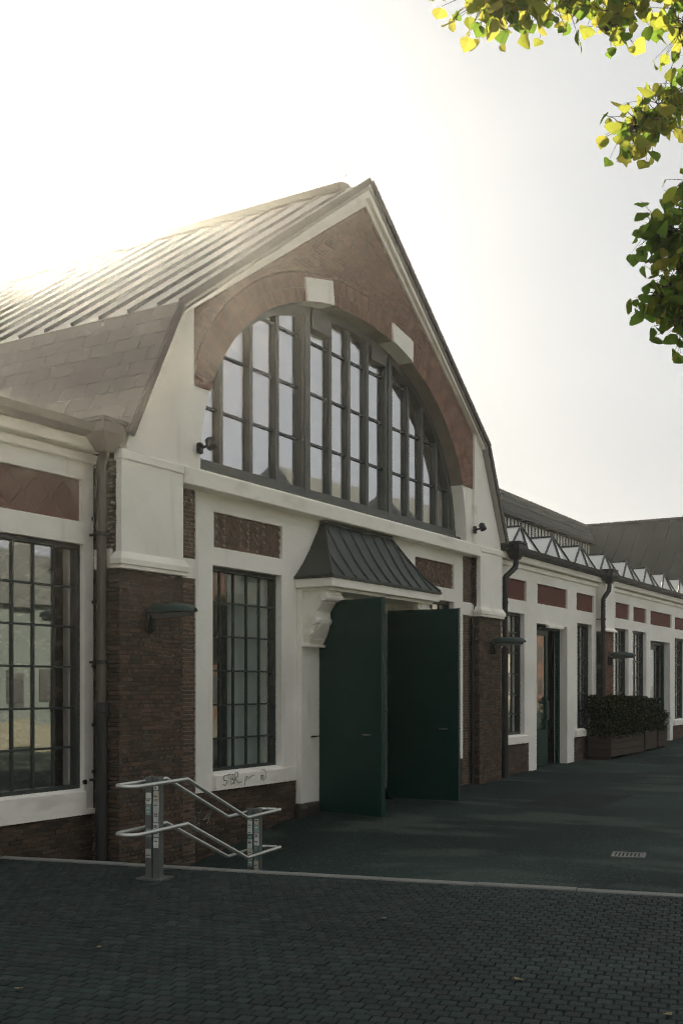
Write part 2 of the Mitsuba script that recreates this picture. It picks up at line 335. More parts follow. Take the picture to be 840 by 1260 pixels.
# raised edge of the window surrounds (a shallow vertical step at the porch piers)
for x0, x1 in ((3.47, 3.92), (6.02, 6.47)):
    m = MB(); m.box(x0, x1, .075, .148, .14, 2.92, b=.006); put(A + 'door_pilaster', m, 'white_plaster')
    m = MB(); m.box(x0 - .05, x1 + .05, .06, .149, -.6, .138, b=.01); put(A + 'pilaster_base', m, 'mortar_dark')
for i, (p, (x0, x1)) in enumerate(((panL, (1.74, 3.14)), (panR, (6.80, 8.20)))):
    # woven (herringbone) brick panel: bricks at 45 degrees
    k = numbered(A + 'brick_panel')
    m2 = MB(); m2.box(x0 - .01, x1 + .01, .195, .40, 3.26, 3.69); put(k, m2, 'mortar'); 
    mb = MB(); rr = np.random.default_rng(40 + i); s = math.sqrt(.5); L_, W_ = .20, .05
    for a_ in range(-60, 61):
        for b_ in range(-60, 61):
            for o in (0, 1):
                # basket of stepped diagonal bricks
                cx = (a_ * .2 + b_ * .05 * (1)) ; 
                u = a_ * W_ + (b_ * L_ * 1.0 if o == 0 else 0) ; 
                break
    for k_, (ang) in enumerate((45, -45)):
        ca, sa = math.cos(math.radians(ang)), math.sin(math.radians(ang))
        for a_ in range(-14, 15):
            for b_ in range(-46, 47):
                u = (a_ + .25 * (b_ % 4)) * .135; v = b_ * .034
                cx, cz = (x0 + x1) / 2 + u * ca - v * sa, 3.475 + u * sa + v * ca
                zone = int(math.floor((cx - x0) / .117)) % 2
                if zone != k_: continue
                q = Polygon([(cx + du * ca - dv * sa, cz + du * sa + dv * ca) for du, dv in ((-.064, -.0135), (.064, -.0135), (.064, .0135), (-.064, .0135))])
                z0_ = x0 + math.floor((cx - x0) / .117) * .117
                q = q.intersection(sbox(max(z0_ - .02, x0), 3.27, min(z0_ + .13, x1), 3.68))
                if q.geom_type == 'Polygon' and q.area > 4e-4: brick_mesh(mb, q, XZ, .178, .20, brick_col(rr, [(.13, .095, .07), (.11, .082, .062), (.15, .10, .075)]), rr)
    put(k + '__brick_weave', mb, 'brick_clay', vc=True, kind='stuff')
# brick infill beside the piers and below the windows
strips = unary_union([sbox(.98, -.9, 1.41, 2.868), sbox(.98, 3.092, 1.41, 3.90), sbox(8.55, -.9, 8.92, 2.868), sbox(8.55, 3.092, 8.92, 3.90)])
plinth = unary_union([sbox(1.41, -.9, 3.47, .438), sbox(6.47, -.9, 8.55, .438)])
brickwork(A + 'recess_', strips, XZ, .158, .2, [(.10, .075, .055), (.085, .065, .05), (.12, .082, .06)], 5, mortar='mortar', header=True)
brickwork(A + 'plinth_', plinth, XZ, .156, .2, PAL_PLINTH, 6, mortar='mortar_dark')

# piers: brick shaft, cap, white block
def pier(x0, x1, yf, individual, seed, zb=-.9, back=.6):
    k = numbered(A + 'brick_pier')
    m = MB(); m.box(x0 + .008, x1 - .008, yf + .008, back, zb, 2.86); put(k, m, 'mortar_dark')
    rr = np.random.default_rng(seed); lst = brick_list(sbox(x0, zb if not individual else -.42, x1, 2.85), .046, .165, .0075, seed, header=True, u0=x0)
    field = MB(); n = 0
    for q, full in sorted(lst, key=lambda t: -t[0].centroid.y):
        col = brick_col(rr, PAL_DARK)
        if individual and n < 300 and q.area > .003:
            mb = MB(); brick_mesh(mb, q, XZ, yf, yf + .03, col, rr); put(k + '__brick', mb, 'brick_clay', vc=True); n += 1
        else: brick_mesh(field, q, XZ, yf, yf + .03, col, rr)
    for q, full in brick_list(sbox(yf + .004, zb, back, 2.85), .046, .165, .0075, seed + 1, header=True): # left return
        brick_mesh(field, q, lambda u, v, w: np.stack([x0 + w, u, v], -1), 0, .02, brick_col(rr, PAL_DARK), rr)
    for q, full in brick_list(sbox(yf + .06, 3.06, back, 3.98), .046, .165, .0075, seed + 2, header=True):
        brick_mesh(field, q, lambda u, v, w: np.stack([x0 + w, u, v], -1), 0.02, .05, brick_col(rr, PAL_DARK), rr)
    put(k + '__brickwork', field, 'brick_clay', vc=True, kind='stuff')
    m = MB(); m.box(x0 + .03, x1 - .02, yf + .05, back, 2.86, 4.10); put(A + 'pier_core', m, 'mortar_dark')
    b = numbered(A + 'pier_block')
    m = MB(); m.box(x0 + .02, x1, yf - .012, yf + .075, 3.0, 4.06, b=.008)
    m.box(x0 + .005, x1 + .0, yf - .03, yf + .085, 3.97, 4.062, b=.008); put(b, m, 'white_plaster')
    m = MB()   # cap moulding, two steps with a sloping top
    m.hull([(x0 - .045, yf - .06, 2.90), (x1 + .05, yf - .06, 2.90), (x0 - .045, yf + .09, 2.90), (x1 + .05, yf + .149, 2.90),
            (x0 - .045, yf - .06, 2.955), (x1 + .05, yf - .06, 2.955), (x0 - .045, yf + .09, 2.955), (x1 + .05, yf + .149, 2.955),
            (x0 + .01, yf - .02, 3.03), (x1 + .0, yf - .02, 3.03), (x0 + .01, yf + .08, 3.03), (x1, yf + .1, 3.03)])
    m.box(x0 - .025, x1 + .03, yf - .045, yf + .1, 2.855, 2.898, b=.005)
    put(b + '__cap', m, 'white_trim')
    m = MB(); m.box(x0 - .006, x0 + .1, yf + .12, back, 2.86, 3.06, b=.005); put(b + '__band', m, 'white_plaster')
    return k
pier(0.0, 1.0, 0.0, True, 100)
pier(8.90, 9.87, 0.0, False, 200)

# beam under the arched window
m = MB(); m.box(1.003, 8.897, -.035, .46, 3.872, 4.066, b=.012); m.box(.02, 9.85, -.012, .40, 4.062, 4.078)
put(A + 'beam', m, 'white_trim')
# gable: legs, infill, brick, rake mouldings
kx, kz, az = 4.03, 5.72, 8.60          # half-width and height at the knee, height at the apex (white)
legs = []
for s in (-1, 1):
    legs.append(Polygon([(XC + s * 4.86, 4.062), (XC + s * 4.82, 4.24), (XC + s * kx, kz), (XC + s * 3.77, kz + .19), (XC + s * 3.77, 4.062)]))
m = MB()
for g in legs: m.ext(g, XZ, -.008, .42)
put(A + 'gable_leg', MB().ext(legs[0], XZ, -.008, .42), 'white_plaster'); put(A + 'gable_leg', MB().ext(legs[1], XZ, -.008, .42), 'white_plaster')
spand = sbox(XC - 3.768, 4.08, XC + 3.768, 5.0).difference(arch)
for g_ in spand.geoms: put(A + 'spandrel', MB().ext(g_, XZ, .022, .42), 'white_plaster')
inner = Polygon([(XC - 3.766, 4.999), (XC - 3.766, 5.875), (XC, 8.385), (XC + 3.766, 5.875), (XC + 3.766, 4.999)])
key1 = Polygon([(3.418, 6.90), (4.092, 7.065), (4.140, 6.72), (3.495, 6.58)]); key2 = Polygon([(5.77, 6.985), (6.414, 6.88), (6.405, 6.49), (5.79, 6.655)])
key1, key2 = key1.difference(arch_poly(.004)), key2.difference(arch_poly(.004))
ring = arch_poly(.36).difference(arch).intersection(inner).difference(unary_union([key1.buffer(.01), key2.buffer(.01)]))
field = inner.difference(arch_poly(.372)).difference(unary_union([key1.buffer(.012), key2.buffer(.012)]))
brickwork(A + 'gable_', field, XZ, .004, .05, PAL_RED, 8, h=.046, L=.165, joint=.009, mortar='mortar', mortar_depth=.006, header=True)
# soldier ring round the arch, brick by brick
mb = MB(); rr = np.random.default_rng(9); th = np.linspace(0, math.pi, 1200); p_ = 2.12
def curve(g):
    c_, s_ = np.cos(th), np.sin(th)
    return np.stack([4.87 - np.sign(c_) * np.abs(c_) ** (2 / p_) * (3.54 + g), 4.09 + np.abs(s_) ** (2 / p_) * (2.70 + g)], 1)
c0 = curve(0.004); L_ = np.concatenate([[0], np.cumsum(np.linalg.norm(np.diff(c0, axis=0), axis=1))])
for lo, hi, st in ((.005, .17, 0), (.18, .36, .5)):
    ca, cb = curve(lo), curve(hi)
    for s0 in np.arange(st * .048, L_[-1], .048):
        ia, ib = np.searchsorted(L_, [s0 + .004, s0 + .044]); 
        if ib >= len(L_): break
        q = Polygon([ca[ia], ca[ib], cb[ib], cb[ia]])
        if not q.is_valid: continue
        q = q.intersection(ring)
        if q.geom_type == 'Polygon' and q.area > 1e-3: brick_mesh(mb, q, XZ, .002, .05, brick_col(rr, PAL_RED), rr)
put(A + 'arch_ring', mb, 'brick_clay', vc=True, kind='stuff')
m = MB(); m.ext(ring, XZ, .012, .36); put(A + 'arch_mortar', m, 'mortar')
for kq in (key1, key2): 
    m = MB(); m.ext(kq, XZ, -.022, .3); put(A + 'keystone', m, 'white_plaster')
# rake mouldings: two stepped white strips under the verge, following knee and leg
def strip(off0, off1):
    """band between two offsets below the outer white line"""
    def line(o):
        return [(XC - kx + o * .42, kz - .0 + .0), (XC, az - o * 1.19), (XC + kx - o * .42, kz)]
    return Polygon(line(off0) + line(off1)[::-1])
m = MB(); m.ext(strip(0, .085), XZ, -.085, .3); m.ext(Polygon([(XC - kx, kz - .05), (XC, az - .10), (XC + kx, kz - .05), (XC + 3.77, kz + .155), (XC, 8.386), (XC - 3.77, kz + .155)]), XZ, -.03, .3)
m.box(XC + 3.69, XC + 3.80, -.028, .02, 4.085, 5.92)
put(A + 'rake_moulding', m, 'white_trim')

# arched window: frame, mullions, panes, blinds
W = numbered(A + 'arched_window')
m = MB(); m.ext(arch.buffer(.0).difference(arch_poly(-.11)).intersection(sbox(0, 4.08, 10, 9)), XZ, .225, .36); m.box(1.34, 8.40, .12, .36, 4.082, 4.16, b=.006); m.box(1.34, 8.40, .21, .35, 4.162, 4.27)
put(W, m, 'frame_paint')
thin = [2.0, 2.6, 3.17, 4.45, 4.95, 5.47, 6.74, 7.22, 7.74, 8.20]; heavy = [(3.70, 3.92), (5.98, 6.20)]
edges = []
for x in thin:
    zt = float(arch_z(x)); 
    if zt < 4.4: continue
    m = MB(); m.box(x - .036, x + .036, .238, .34, 4.272, zt - .02, b=.006); put(W + '__mullion', m, 'frame_paint'); edges.append((x - .036, x + .036))
for x0, x1 in heavy:
    zt = float(min(arch_z(x0), arch_z(x1))) + .0
    m = MB(); m.box(x0, x1, .222, .34, 4.162, zt - .01, b=.01); m.box(x0 + .06, x1 - .06, .206, .2205, 4.17, zt - .03); put(W + '__mullion', m, 'frame_paint'); edges.append((x0, x1))
for x0, x1 in ((3.932, 4.393), (5.527 + .0, 5.968)):
    za = min(float(arch_z(x0)), float(arch_z(x1))) - .012
    m = MB(); m.box(x0, x1, .2, .335, 6.42, za, b=.006); put(W + '__head_panel', m, 'frame_paint')
edges.sort(); xs_ = [1.33] + [e for ed in edges for e in ed] + [8.41]
bars = MB(); zb = [4.27, 4.91, 5.59, 6.27, 6.9]
clip = arch_poly(-.108)
for a_, b_ in zip(xs_[0::2], xs_[1::2]):
    for z0_, z1_ in zip(zb[:-1], zb[1:]):
        q = sbox(a_, z0_, b_, z1_).intersection(clip)
        if q.is_empty or q.area < .01: continue
        tilt = rng.normal(0, .0025, 3)
        m = MB()
        for g in (q.geoms if hasattr(q, 'geoms') else [q]):
            pts = np.array(g.exterior.coords)[:-1]; cx_, cz_ = pts.mean(0)
            m.poly([(x, .30 + tilt[0] * (x - cx_) + tilt[1] * (z - cz_), z) for x, z in pts])
        put(W + '__pane', m, 'glass_coated')
    for z_ in zb[1:-1]:
        q = sbox(a_, z_ - .016, b_, z_ + .016).intersection(clip)
        if not q.is_empty: bars.ext(q, XZ, .275, .325)
put(W + '__glazing_bars', bars, 'frame_dark', kind='stuff')
def grid_window(parent, x0, x1, z0, z1, y, cols, zbars, individual=True, mat='glass', fw=.05, name='window', open_transom=False, fmat='frame_dark', bw=.0105):
    w = numbered(parent + name)
    m = MB(); m.box(x0, x1, y - .05, y + .05, z0, z0 + fw); m.box(x0, x1, y - .05, y + .05, z1 - fw, z1)
    m.box(x0, x0 + fw * .8, y - .05, y + .05, z0 + fw, z1 - fw); m.box(x1 - fw * .8, x1, y - .05, y + .05, z0 + fw, z1 - fw)
    put(w, m, fmat)
    cx = np.linspace(x0 + fw * .8, x1 - fw * .8, cols + 1) if np.isscalar(cols) else np.array(cols)
    zz = [z0 + fw] + list(zbars) + [z1 - fw]
    bm = MB()
    for c in cx[1:-1]: bm.box(c - bw, c + bw, y - .016, y + .016, z0 + fw, z1 - fw)
    for z in zbars: bm.box(cx[0], cx[-1], y - .02, y + .02, z - bw, z + bw)
    put(w + '__glazing_bars', bm, fmat, kind='stuff')
    pm = MB()
    for i in range(len(cx) - 1):
        for j in range(len(zz) - 1):
            t = rng.normal(0, .003, 2); xa, xb, za, zb_ = cx[i], cx[i + 1], zz[j], zz[j + 1]; xm, zm = (xa + xb) / 2, (za + zb_) / 2
            q = [(x, y + .004 + t[0] * (x - xm) + t[1] * (z - zm), z) for x, z in ((xa, za), (xb, za), (xb, zb_), (xa, zb_))]
            if individual: put(w + '__pane', MB().poly(q), mat)
            else: pm.poly(q)
    if not individual: put(w + '__panes', pm, mat, kind='stuff')
    return w
ZB = [1.05, 1.455, 1.86, 2.265, 2.665]
for x0, x1 in ((1.72, 3.13), (6.80, 8.21)):
    w = grid_window(A, x0, x1, .64, 3.06, .29, 5, [1.035, 1.435, 1.84, 2.25, 2.65], individual=x0 < 2, mat='glass_mid')
    m = MB(); m.box(x0 + (.57 if x0 < 2 else .1), x1 - .05, .37, .378, .66, 3.04); put(w + '__added_blind', m, 'added_blind')  # blinds added behind the panes to lighten the dark glass
    m = MB(); m.hull([(x0, .10, .615), (x1 + .05, .10, .615), (x0, .25, .66), (x1 + .05, .25, .66), (x0, .10, .45), (x1 + .05, .10, .45), (x0, .25, .45), (x1 + .05, .25, .45)]); 
    m.box(x0, x1 + .3, .138, .149, .452, .62); put(w + '__sill', m, 'white_trim')
# canopy over the doors
K = numbered(A + 'canopy')
xl, xr, yc = 3.42, 6.52, -.42; zt, ze = 3.845, 3.075
def curve_pts(p0, p1, n=9, sag=.07):
    p0, p1 = np.array(p0), np.array(p1); t = np.linspace(0, 1, n)[:, None]
    q = p0 + (p1 - p0) * t; q[:, 2] -= sag * np.sin(math.pi * t[:, 0]) * (1 - t[:, 0] * .4); return q
hl = curve_pts((xl, yc, ze), (4.05, .085, zt)); hr = curve_pts((xr, yc, ze), (5.87, .085, zt))
wl = curve_pts((xl, .148, ze), (4.05, .148, zt)); wr = curve_pts((xr, .148, ze), (5.87, .148, zt))
m = MB()
for i in range(8):
    m.raw([hl[i], hr[i], hr[i + 1], hl[i + 1]], [(0, 1, 2), (0, 2, 3)]); m.raw([wl[i], hl[i], hl[i + 1], wl[i + 1]], [(0, 1, 2), (0, 2, 3)]); m.raw([hr[i], wr[i], wr[i + 1], hr[i + 1]], [(0, 1, 2), (0, 2, 3)])
m.box(xl - .02, xr + .02, yc - .02, .147, ze - .035, ze - .003)
m.box(4.03, 5.89, .05, .148, zt - .02, zt + .024)
put(K, m, 'canopy_roof')
nse = 9
for i in range(1, nse + 1):
    x = xl + (xr - xl) * i / (nse + 1.0) 
    # seams run up the slope, straight back; those near the ends stop at the hip
    lim = (x - xl) / .63 if x < 4.05 else ((xr - x) / .65 if x > 5.87 else 1.0)
    lim = min(1, lim); pts = []
    for t in np.linspace(0, lim, 8):
        j = t * 8; a_ = int(min(j, 7)); f_ = j - a_
        q = hl[a_] * (1 - f_) + hl[a_ + 1] * f_; pts.append((x, q[1], q[2] + .012))
    if lim > .15: m = MB(); m.tube(pts, .014, 6); put(K + '__seam', m, 'canopy_roof')
for h_ in (hl, hr): m = MB(); m.tube([q + np.array([0, -.004, .008]) for q in h_], .018, 6); put(K + '__hip_seam', m, 'canopy_roof')
m = MB(); m.box(xl + .005, xr - .005, yc + .005, .146, 2.925, ze - .038, b=.006); put(K + '__fascia', m, 'white_trim')
m = MB(); m.box(xl + .09, xr - .09, yc + .08, .145, 2.885, 2.923); put(K + '__bed_mould', m, 'white_trim')
# carved brackets
prof = [(.073, 2.20), (-.0, 2.20), (-.0, 2.235), (-.045, 2.26), (-.03, 2.30), (-.075, 2.33), (-.075, 2.36), (-.125, 2.42), (-.15, 2.47), (-.15, 2.52), (-.115, 2.56), (-.125, 2.62), (-.17, 2.70), (-.235, 2.725), (-.235, 2.76), (-.285, 2.78), (-.30, 2.83), (-.30, 2.883), (.073, 2.883)]
prof2 = [(.073, 2.20), (.0, 2.20), (-.09, 2.37), (-.13, 2.5), (-.12, 2.62), (-.2, 2.72), (-.27, 2.80), (-.28, 2.883), (.073, 2.883)]
for x0, x1 in ((3.49, 3.90), (6.04, 6.45)):
    m = MB(); m.ext(Polygon(prof), YZ(x0 + .1), 0, x1 - x0 - .2); m.ext(Polygon(prof2), YZ(x0 + .03), 0, x1 - x0 - .06)
    m.box(x0 - .015, x1 + .015, -.03, .074, 2.165, 2.198, b=.004)
    for zz_, yy_, rad in ((2.80, -.27, .05), (2.50, -.12, .05), (2.345, -.055, .035)):
        m.tube([(x0 - .005, yy_ + .02, zz_), (x1 + .005, yy_ + .02, zz_)], rad, 14)
    put(A + 'bracket', m, 'white_trim')
# doors
for hx, hy, fx, fy, nm in ((3.935, .10, 3.715, -.985, 'left'), (5.90, .13, 5.975, -.975, 'right')):
    h0, f0 = np.array([hx, hy]), np.array([fx, fy]); d_ = f0 - h0; Ld = np.linalg.norm(d_); d_ /= Ld; n_ = np.array([-d_[1], d_[0]])
    def leaf(a0, a1, t0, t1, z0, z1, mb):
        P_ = [h0 + d_ * a + n_ * t for a, t in ((a0, t0), (a1, t0), (a1, t1), (a0, t1))]
        mb.hexa([(p[0], p[1], z0) for p in P_] + [(p[0], p[1], z1) for p in P_])
    zbot = float(zg(*(f0))) + .03
    k = numbered(A + 'door_leaf'); m = MB(); leaf(0, Ld, -.03, .03, zbot, 2.775, m); put(k, m, 'door_green')
    m = MB(); leaf(Ld - .002, Ld + .012, -.036, .036, zbot, 2.78, m); leaf(Ld - .075, Ld - .003, .0305, .036, zbot + .004, 2.772, m); leaf(Ld - .075, Ld - .003, -.036, -.0305, zbot + .004, 2.772, m); put(k + '__edge_strip', m, 'door_green')
    m = MB()
    for s_ in (-1, 1): leaf(.03, Ld - .08, .031 * s_ if s_ > 0 else -.034, .034 if s_ > 0 else -.031, zbot + .05, zbot + .32, m)
    put(k + '__kick_plate', m, 'door_green')
    m = MB()
    for zz_ in (.35, 1.4, 2.45): p = h0 - d_ * .01; m.tube([(p[0], p[1] - .02, zz_ - .08), (p[0], p[1] - .02, zz_ + .08)], .016, 8)
    put(k + '__hinge', m, 'iron_dark')
    p = h0 + d_ * (Ld - .16)
    for s_ in (-1, 1):
        m = MB(); q0 = p + n_ * .036 * s_; q1 = p + n_ * .08 * s_; q2 = q1 - d_ * .11
        m.tube([(q0[0], q0[1], 1.04), (q1[0], q1[1], 1.04), (q2[0], q2[1], 1.04)], .009, 6); put(k + '__handle', m, 'steel_dull')
m = MB(); m.tube([(3.70, .075, 1.00), (3.70, .045, 1.0), (3.84, .03, 1.0)], .008, 6); put(A + 'door_stay', m, 'iron_dark')
m = MB(); m.box(3.93, 6.01, .20, .40, 2.74, 2.86, b=.005); m.box(3.93, 6.01, .3, .36, 2.42, 2.50); put(A + 'door_head', m, 'white_trim')
# inside of the hall (walls, floor) seen only through glass
m = MB(); m.box(1.0, 8.9, .52, 12, -.12, -.06); m.box(1.0, 3.6, 1.0, 1.1, -.06, 4.0); m.box(6.3, 8.9, 1.0, 1.1, -.06, 4.0); m.box(3.5, 6.4, 3.0, 3.1, -.06, 4.0); m.box(.9, 1.0, .5, 12, -.06, 4.0); m.box(8.9, 9.0, .5, 12, -.06, 4.0); m.box(1.0, 8.9, .62, 12, 4.0, 4.08)  # partitions set close behind the windows, added to brighten the panes
put(A + 'interior', m, 'interior')
m = MB(); m.box(.1, 9.8, .6, 26, 4.09, 4.14); put(A + 'loft_floor', m, 'interior')
m = MB(); m.box(.05, .3, .602, 26, -.9, 4.1); m.box(9.6, 9.85, .602, 26, -.9, 4.1); m.box(.3, 9.6, 25.8, 26, -.9, 5.5); put(A + 'side_wall', m, 'brick_flat' if False else 'mortar_dark')

# roof
R = numbered(A + 'roof')
def slope(p0, p1, y0, y1, th, mb):
    """slab from the line at p0=(x,z) to p1=(x,z), y0..y1, with thickness th measured outwards"""
    p0, p1 = np.array(p0), np.array(p1); d_ = p1 - p0; n_ = np.array([-d_[1], d_[0]]); n_ /= np.linalg.norm(n_)
    if n_[1] < 0: n_ = -n_
    q0, q1 = p0 + n_ * th, p1 + n_ * th
    mb.hexa([(p0[0], y0, p0[1]), (p1[0], y0, p1[1]), (p1[0], y1, p1[1]), (p0[0], y1, p0[1]), (q0[0], y0, q0[1]), (q1[0], y0, q1[1]), (q1[0], y1, q1[1]), (q0[0], y1, q0[1])])
    return n_
DEEP = 26
m = MB()
for s in (-1, 1):
    slope((XC + s * 4.06, kz + .01), (XC, az + .005), -.10, DEEP, .085, m)
put(R, m, 'zinc_roof')
for s in (-1, 1):
    m = MB(); slope((XC + s * 4.85, 4.21), (XC + s * 4.05, kz + .02), -.10, DEEP, .07, m); put(R + '__steep_side', m, 'zinc_roof')
# verge boards (dark brown) along the front edge
for s in (-1, 1):
    m = MB(); slope((XC + s * 4.10, kz + .03), (XC + s * .0, az + .075), -.135, -.102, .08, m); put(R + '__verge', m, 'brown_trim')
    m = MB(); slope((XC + s * 4.87, 4.19), (XC + s * 4.07, kz + .03), -.132, -.101, .085, m); put(R + '__verge', m, 'brown_trim')
# standing seams
up = np.array([4.06, az - kz]); up /= np.linalg.norm(up); nn = np.array([-up[1], up[0]])
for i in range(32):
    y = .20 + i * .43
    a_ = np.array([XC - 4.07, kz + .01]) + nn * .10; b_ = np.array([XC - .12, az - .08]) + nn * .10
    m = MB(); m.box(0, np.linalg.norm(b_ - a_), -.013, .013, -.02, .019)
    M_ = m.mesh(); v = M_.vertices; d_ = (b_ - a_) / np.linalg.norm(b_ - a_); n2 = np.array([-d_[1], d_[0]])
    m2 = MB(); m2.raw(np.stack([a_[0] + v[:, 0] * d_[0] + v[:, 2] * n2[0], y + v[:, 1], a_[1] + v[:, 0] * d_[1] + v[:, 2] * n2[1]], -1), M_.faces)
    put(R + '__seam', m2, 'shaded_seam_zinc')
# sheets of the steep side: laps and joints
up2 = np.array([.80, kz - 4.19]); L2 = np.linalg.norm(up2); up2 /= L2; n2 = np.array([-up2[1], up2[0]])
rr = np.random.default_rng(3); m = MB(); rows = 9
for row in range(rows):
    a0 = row * L2 / rows
    for c_ in range(-1, 60):
        y0 = -.09 + (c_ + .5 * (row % 2)) * .36
        if y0 < -.3: continue
        o = .071 + rr.uniform(0, .0025); pts = []
        for (s_, t_) in ((a0 + .003 + rr.uniform(0, .003), .007), (a0 + L2 / rows + .02, .003)):
            for yy in (max(y0 + .003, -.095), y0 + .357):
                for w in (o, o + t_):
                    p = np.array([XC - 4.85, 4.21]) + up2 * s_ + n2 * w; pts.append((p[0], yy, p[1]))
        m.hull(pts, np.array((.135, .118, .098)) * rr.uniform(.94, 1.05))
put(R + '__slates', m, 'slate', vc=True, kind='stuff')
m = MB(); m.box(XC - .20, XC + .20, .26, DEEP, az + .02, az + .12); m.hull([(XC - .20, .26, az + .12), (XC + .20, .26, az + .12), (XC, .26, az + .17), (XC - .20, DEEP, az + .12), (XC + .20, DEEP, az + .12), (XC, DEEP, az + .17)])
put(R + '__ridge_cap', m, 'brown_trim')
m = MB(); m.tube([(XC, .30, az + .1), (XC, .30, az + .52)], [.008, .004], 6); put(R + '__lightning_rod', m, 'steel_dull')

# ------------------------------------------------------------------ side wings
def wing_face(key, x0, x1, holes, zbot, ztop, y=.36):
    g = sbox(x0, zbot, x1, ztop).difference(unary_union([sbox(*h) for h in holes]))
    m = MB(); m.ext(g, XZ, y, y + .3); put(key + 'wall', m, 'white_plaster')
def eaves(key, x0, x1, y=.36, gm='iron_dark'):
    c = numbered(key + 'cornice')
    m = MB(); m.box(x0, x1, y - .045, y + .3, 3.94, 4.03, b=.008); m.box(x0, x1, y - .13, y + .3, 4.05, 4.165, b=.012); put(c, m, 'white_trim')
    m = MB(); m.hull([(x0, y - .12, 4.168), (x1, y - .12, 4.168), (x0, y - .27, 4.20), (x1, y - .27, 4.20), (x0, y - .29, 4.275), (x1, y - .29, 4.275), (x0, y - .10, 4.275), (x1, y - .10, 4.275)])
    put(key + 'gutter', m, gm)
def flush_panel(key, x0, x1, z0, z1, y):
    m = MB(); m.box(x0 - .01, x1 + .01, y + .045, y + .2, z0 - .01, z1 + .01); k = put(key + 'red_panel', m, 'red_render'); return k
def diamonds(k, x0, x1, z0, z1, y, n):
    m = MB(); w = (x1 - x0) / n
    for i in range(n):
        cx, cz, a_, b_ = x0 + (i + .5) * w, (z0 + z1) / 2, w * .48, (z1 - z0) * .47
        for f_ in (1.0,):
            o = [(cx, cz + b_ * f_), (cx + a_ * f_, cz), (cx, cz - b_ * f_), (cx - a_ * f_, cz)]
            P_ = Polygon(o); m.ext(P_.difference(P_.buffer(-.022)), XZ, y + .037, y + .05)
    put(k + '__diamond_relief', m, 'red_render')
# left wing
LW = thing('low_wing', 'low white rendered wing with a large gridded window, left of the gabled hall', 'building'); B = LW + '__'
lw_w = [(-2.36, .60, -.13, 3.105), (-5.3, .60, -3.0, 3.105), (-8.4, .60, -6.1, 3.105)]
lw_p = [(-2.36, 3.33, -.16, 3.76), (-5.3, 3.33, -3.0, 3.76), (-8.4, 3.33, -6.1, 3.76)]
wing_face(B, -12, .0, lw_w + lw_p, .37, 3.96)
for i, (x0, z0, x1, z1) in enumerate(lw_w):
    w = grid_window(B, x0, x1, z0, z1, .47, np.array([x1 - .055 - .2675 * k for k in range(9)][::-1]) if i == 0 else 8, [1.035, 1.435, 1.85, 2.26, 2.665], individual=(i == 0))
    m = MB(); m.hull([(x0 - .02, .33, .585), (x1 + .0, .33, .585), (x0 - .02, .43, .612), (x1, .43, .612), (x0 - .02, .33, .40), (x1, .33, .40), (x0, .359, .40), (x1, .359, .40)]); put(w + '__sill', m, 'white_trim')
for i, (x0, z0, x1, z1) in enumerate(lw_p):
    k = flush_panel(B, x0, x1, z0, z1, .36)
    if i == 0: diamonds(k, x0 + .02, x1 - .02, z0 + .01, z1 - .01, .36, 6)
m = MB(); m.box(-12, .0, .33, .362, .345, .40, b=.004); put(B + 'band', m, 'white_trim')
brickwork(B + 'plinth_', sbox(-12, -.9, -.0, .345), XZ, .372, .40, PAL_PLINTH, 31, mortar='mortar_dark', thick=.2)
eaves(B, -12, .03, gm='pipe_zinc')
m = MB(); m.hull([(-12, .26, 4.24), (.02, .26, 4.24), (-12, 12, 4.35), (.02, 12, 4.35), (-12, .3, 4.168), (.02, .3, 4.168), (-12, 12, 4.168), (.02, 12, 4.168)]); put(B + 'roof', m, 'zinc_roof')
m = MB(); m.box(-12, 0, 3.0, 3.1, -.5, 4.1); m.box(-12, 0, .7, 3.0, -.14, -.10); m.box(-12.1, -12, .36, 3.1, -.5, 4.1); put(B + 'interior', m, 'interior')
m = MB(); m.tube([(-.006, .345, .35 + t) for t in np.linspace(0, 3.5, 12)], .006, 5)
for z in (3.38, 2.52, 1.86, 1.26, .78): m.box(-.03, .012, .325, .358, z - .015, z + .015)
put(B + 'cable', m, 'iron_dark')
m = MB(); m.box(-.155, -.115, .335, .358, .655, .70); put(B + 'socket', m, 'iron_dark')

# right wing
RW = thing('low_wing', 'low white wing with red panels and glass roof lanterns, right of the hall', 'building'); B = RW + '__'
rw_w = [(10.35, .72, 11.86, 3.075), (14.96, .72, 15.97, 3.06), (17.70, .72, 18.81, 3.075), (19.16, .72, 20.41, 3.075), (23.32, .70, 24.5, 3.045), (24.85, .70, 26.0, 3.045)]
rw_d = [(12.51, -.5, 14.31, 2.93), (20.80, -.5, 22.79, 2.885)]
rw_p = [(10.35, 3.33, 11.965, 3.725), (12.557, 3.33, 14.333, 3.735), (14.91, 3.34, 16.10, 3.728), (17.736, 3.32, 18.88, 3.705), (19.23, 3.317, 20.41, 3.69), (20.80, 3.31, 22.965, 3.683), (23.32, 3.30, 24.5, 3.65), (24.85, 3.3, 26.0, 3.65)]
g = unary_union([sbox(9.9, .54, 34, 3.96), sbox(12.1, -.3, 14.75, 1), sbox(20.5, -.3, 23.1, 1)]).difference(unary_union([sbox(*h) for h in rw_w + rw_d + rw_p] + [sbox(16.27, -.5, 17.13, 3.9)]))
m = MB(); m.ext(g, XZ, .36, .66); put(B + 'wall', m, 'white_plaster')
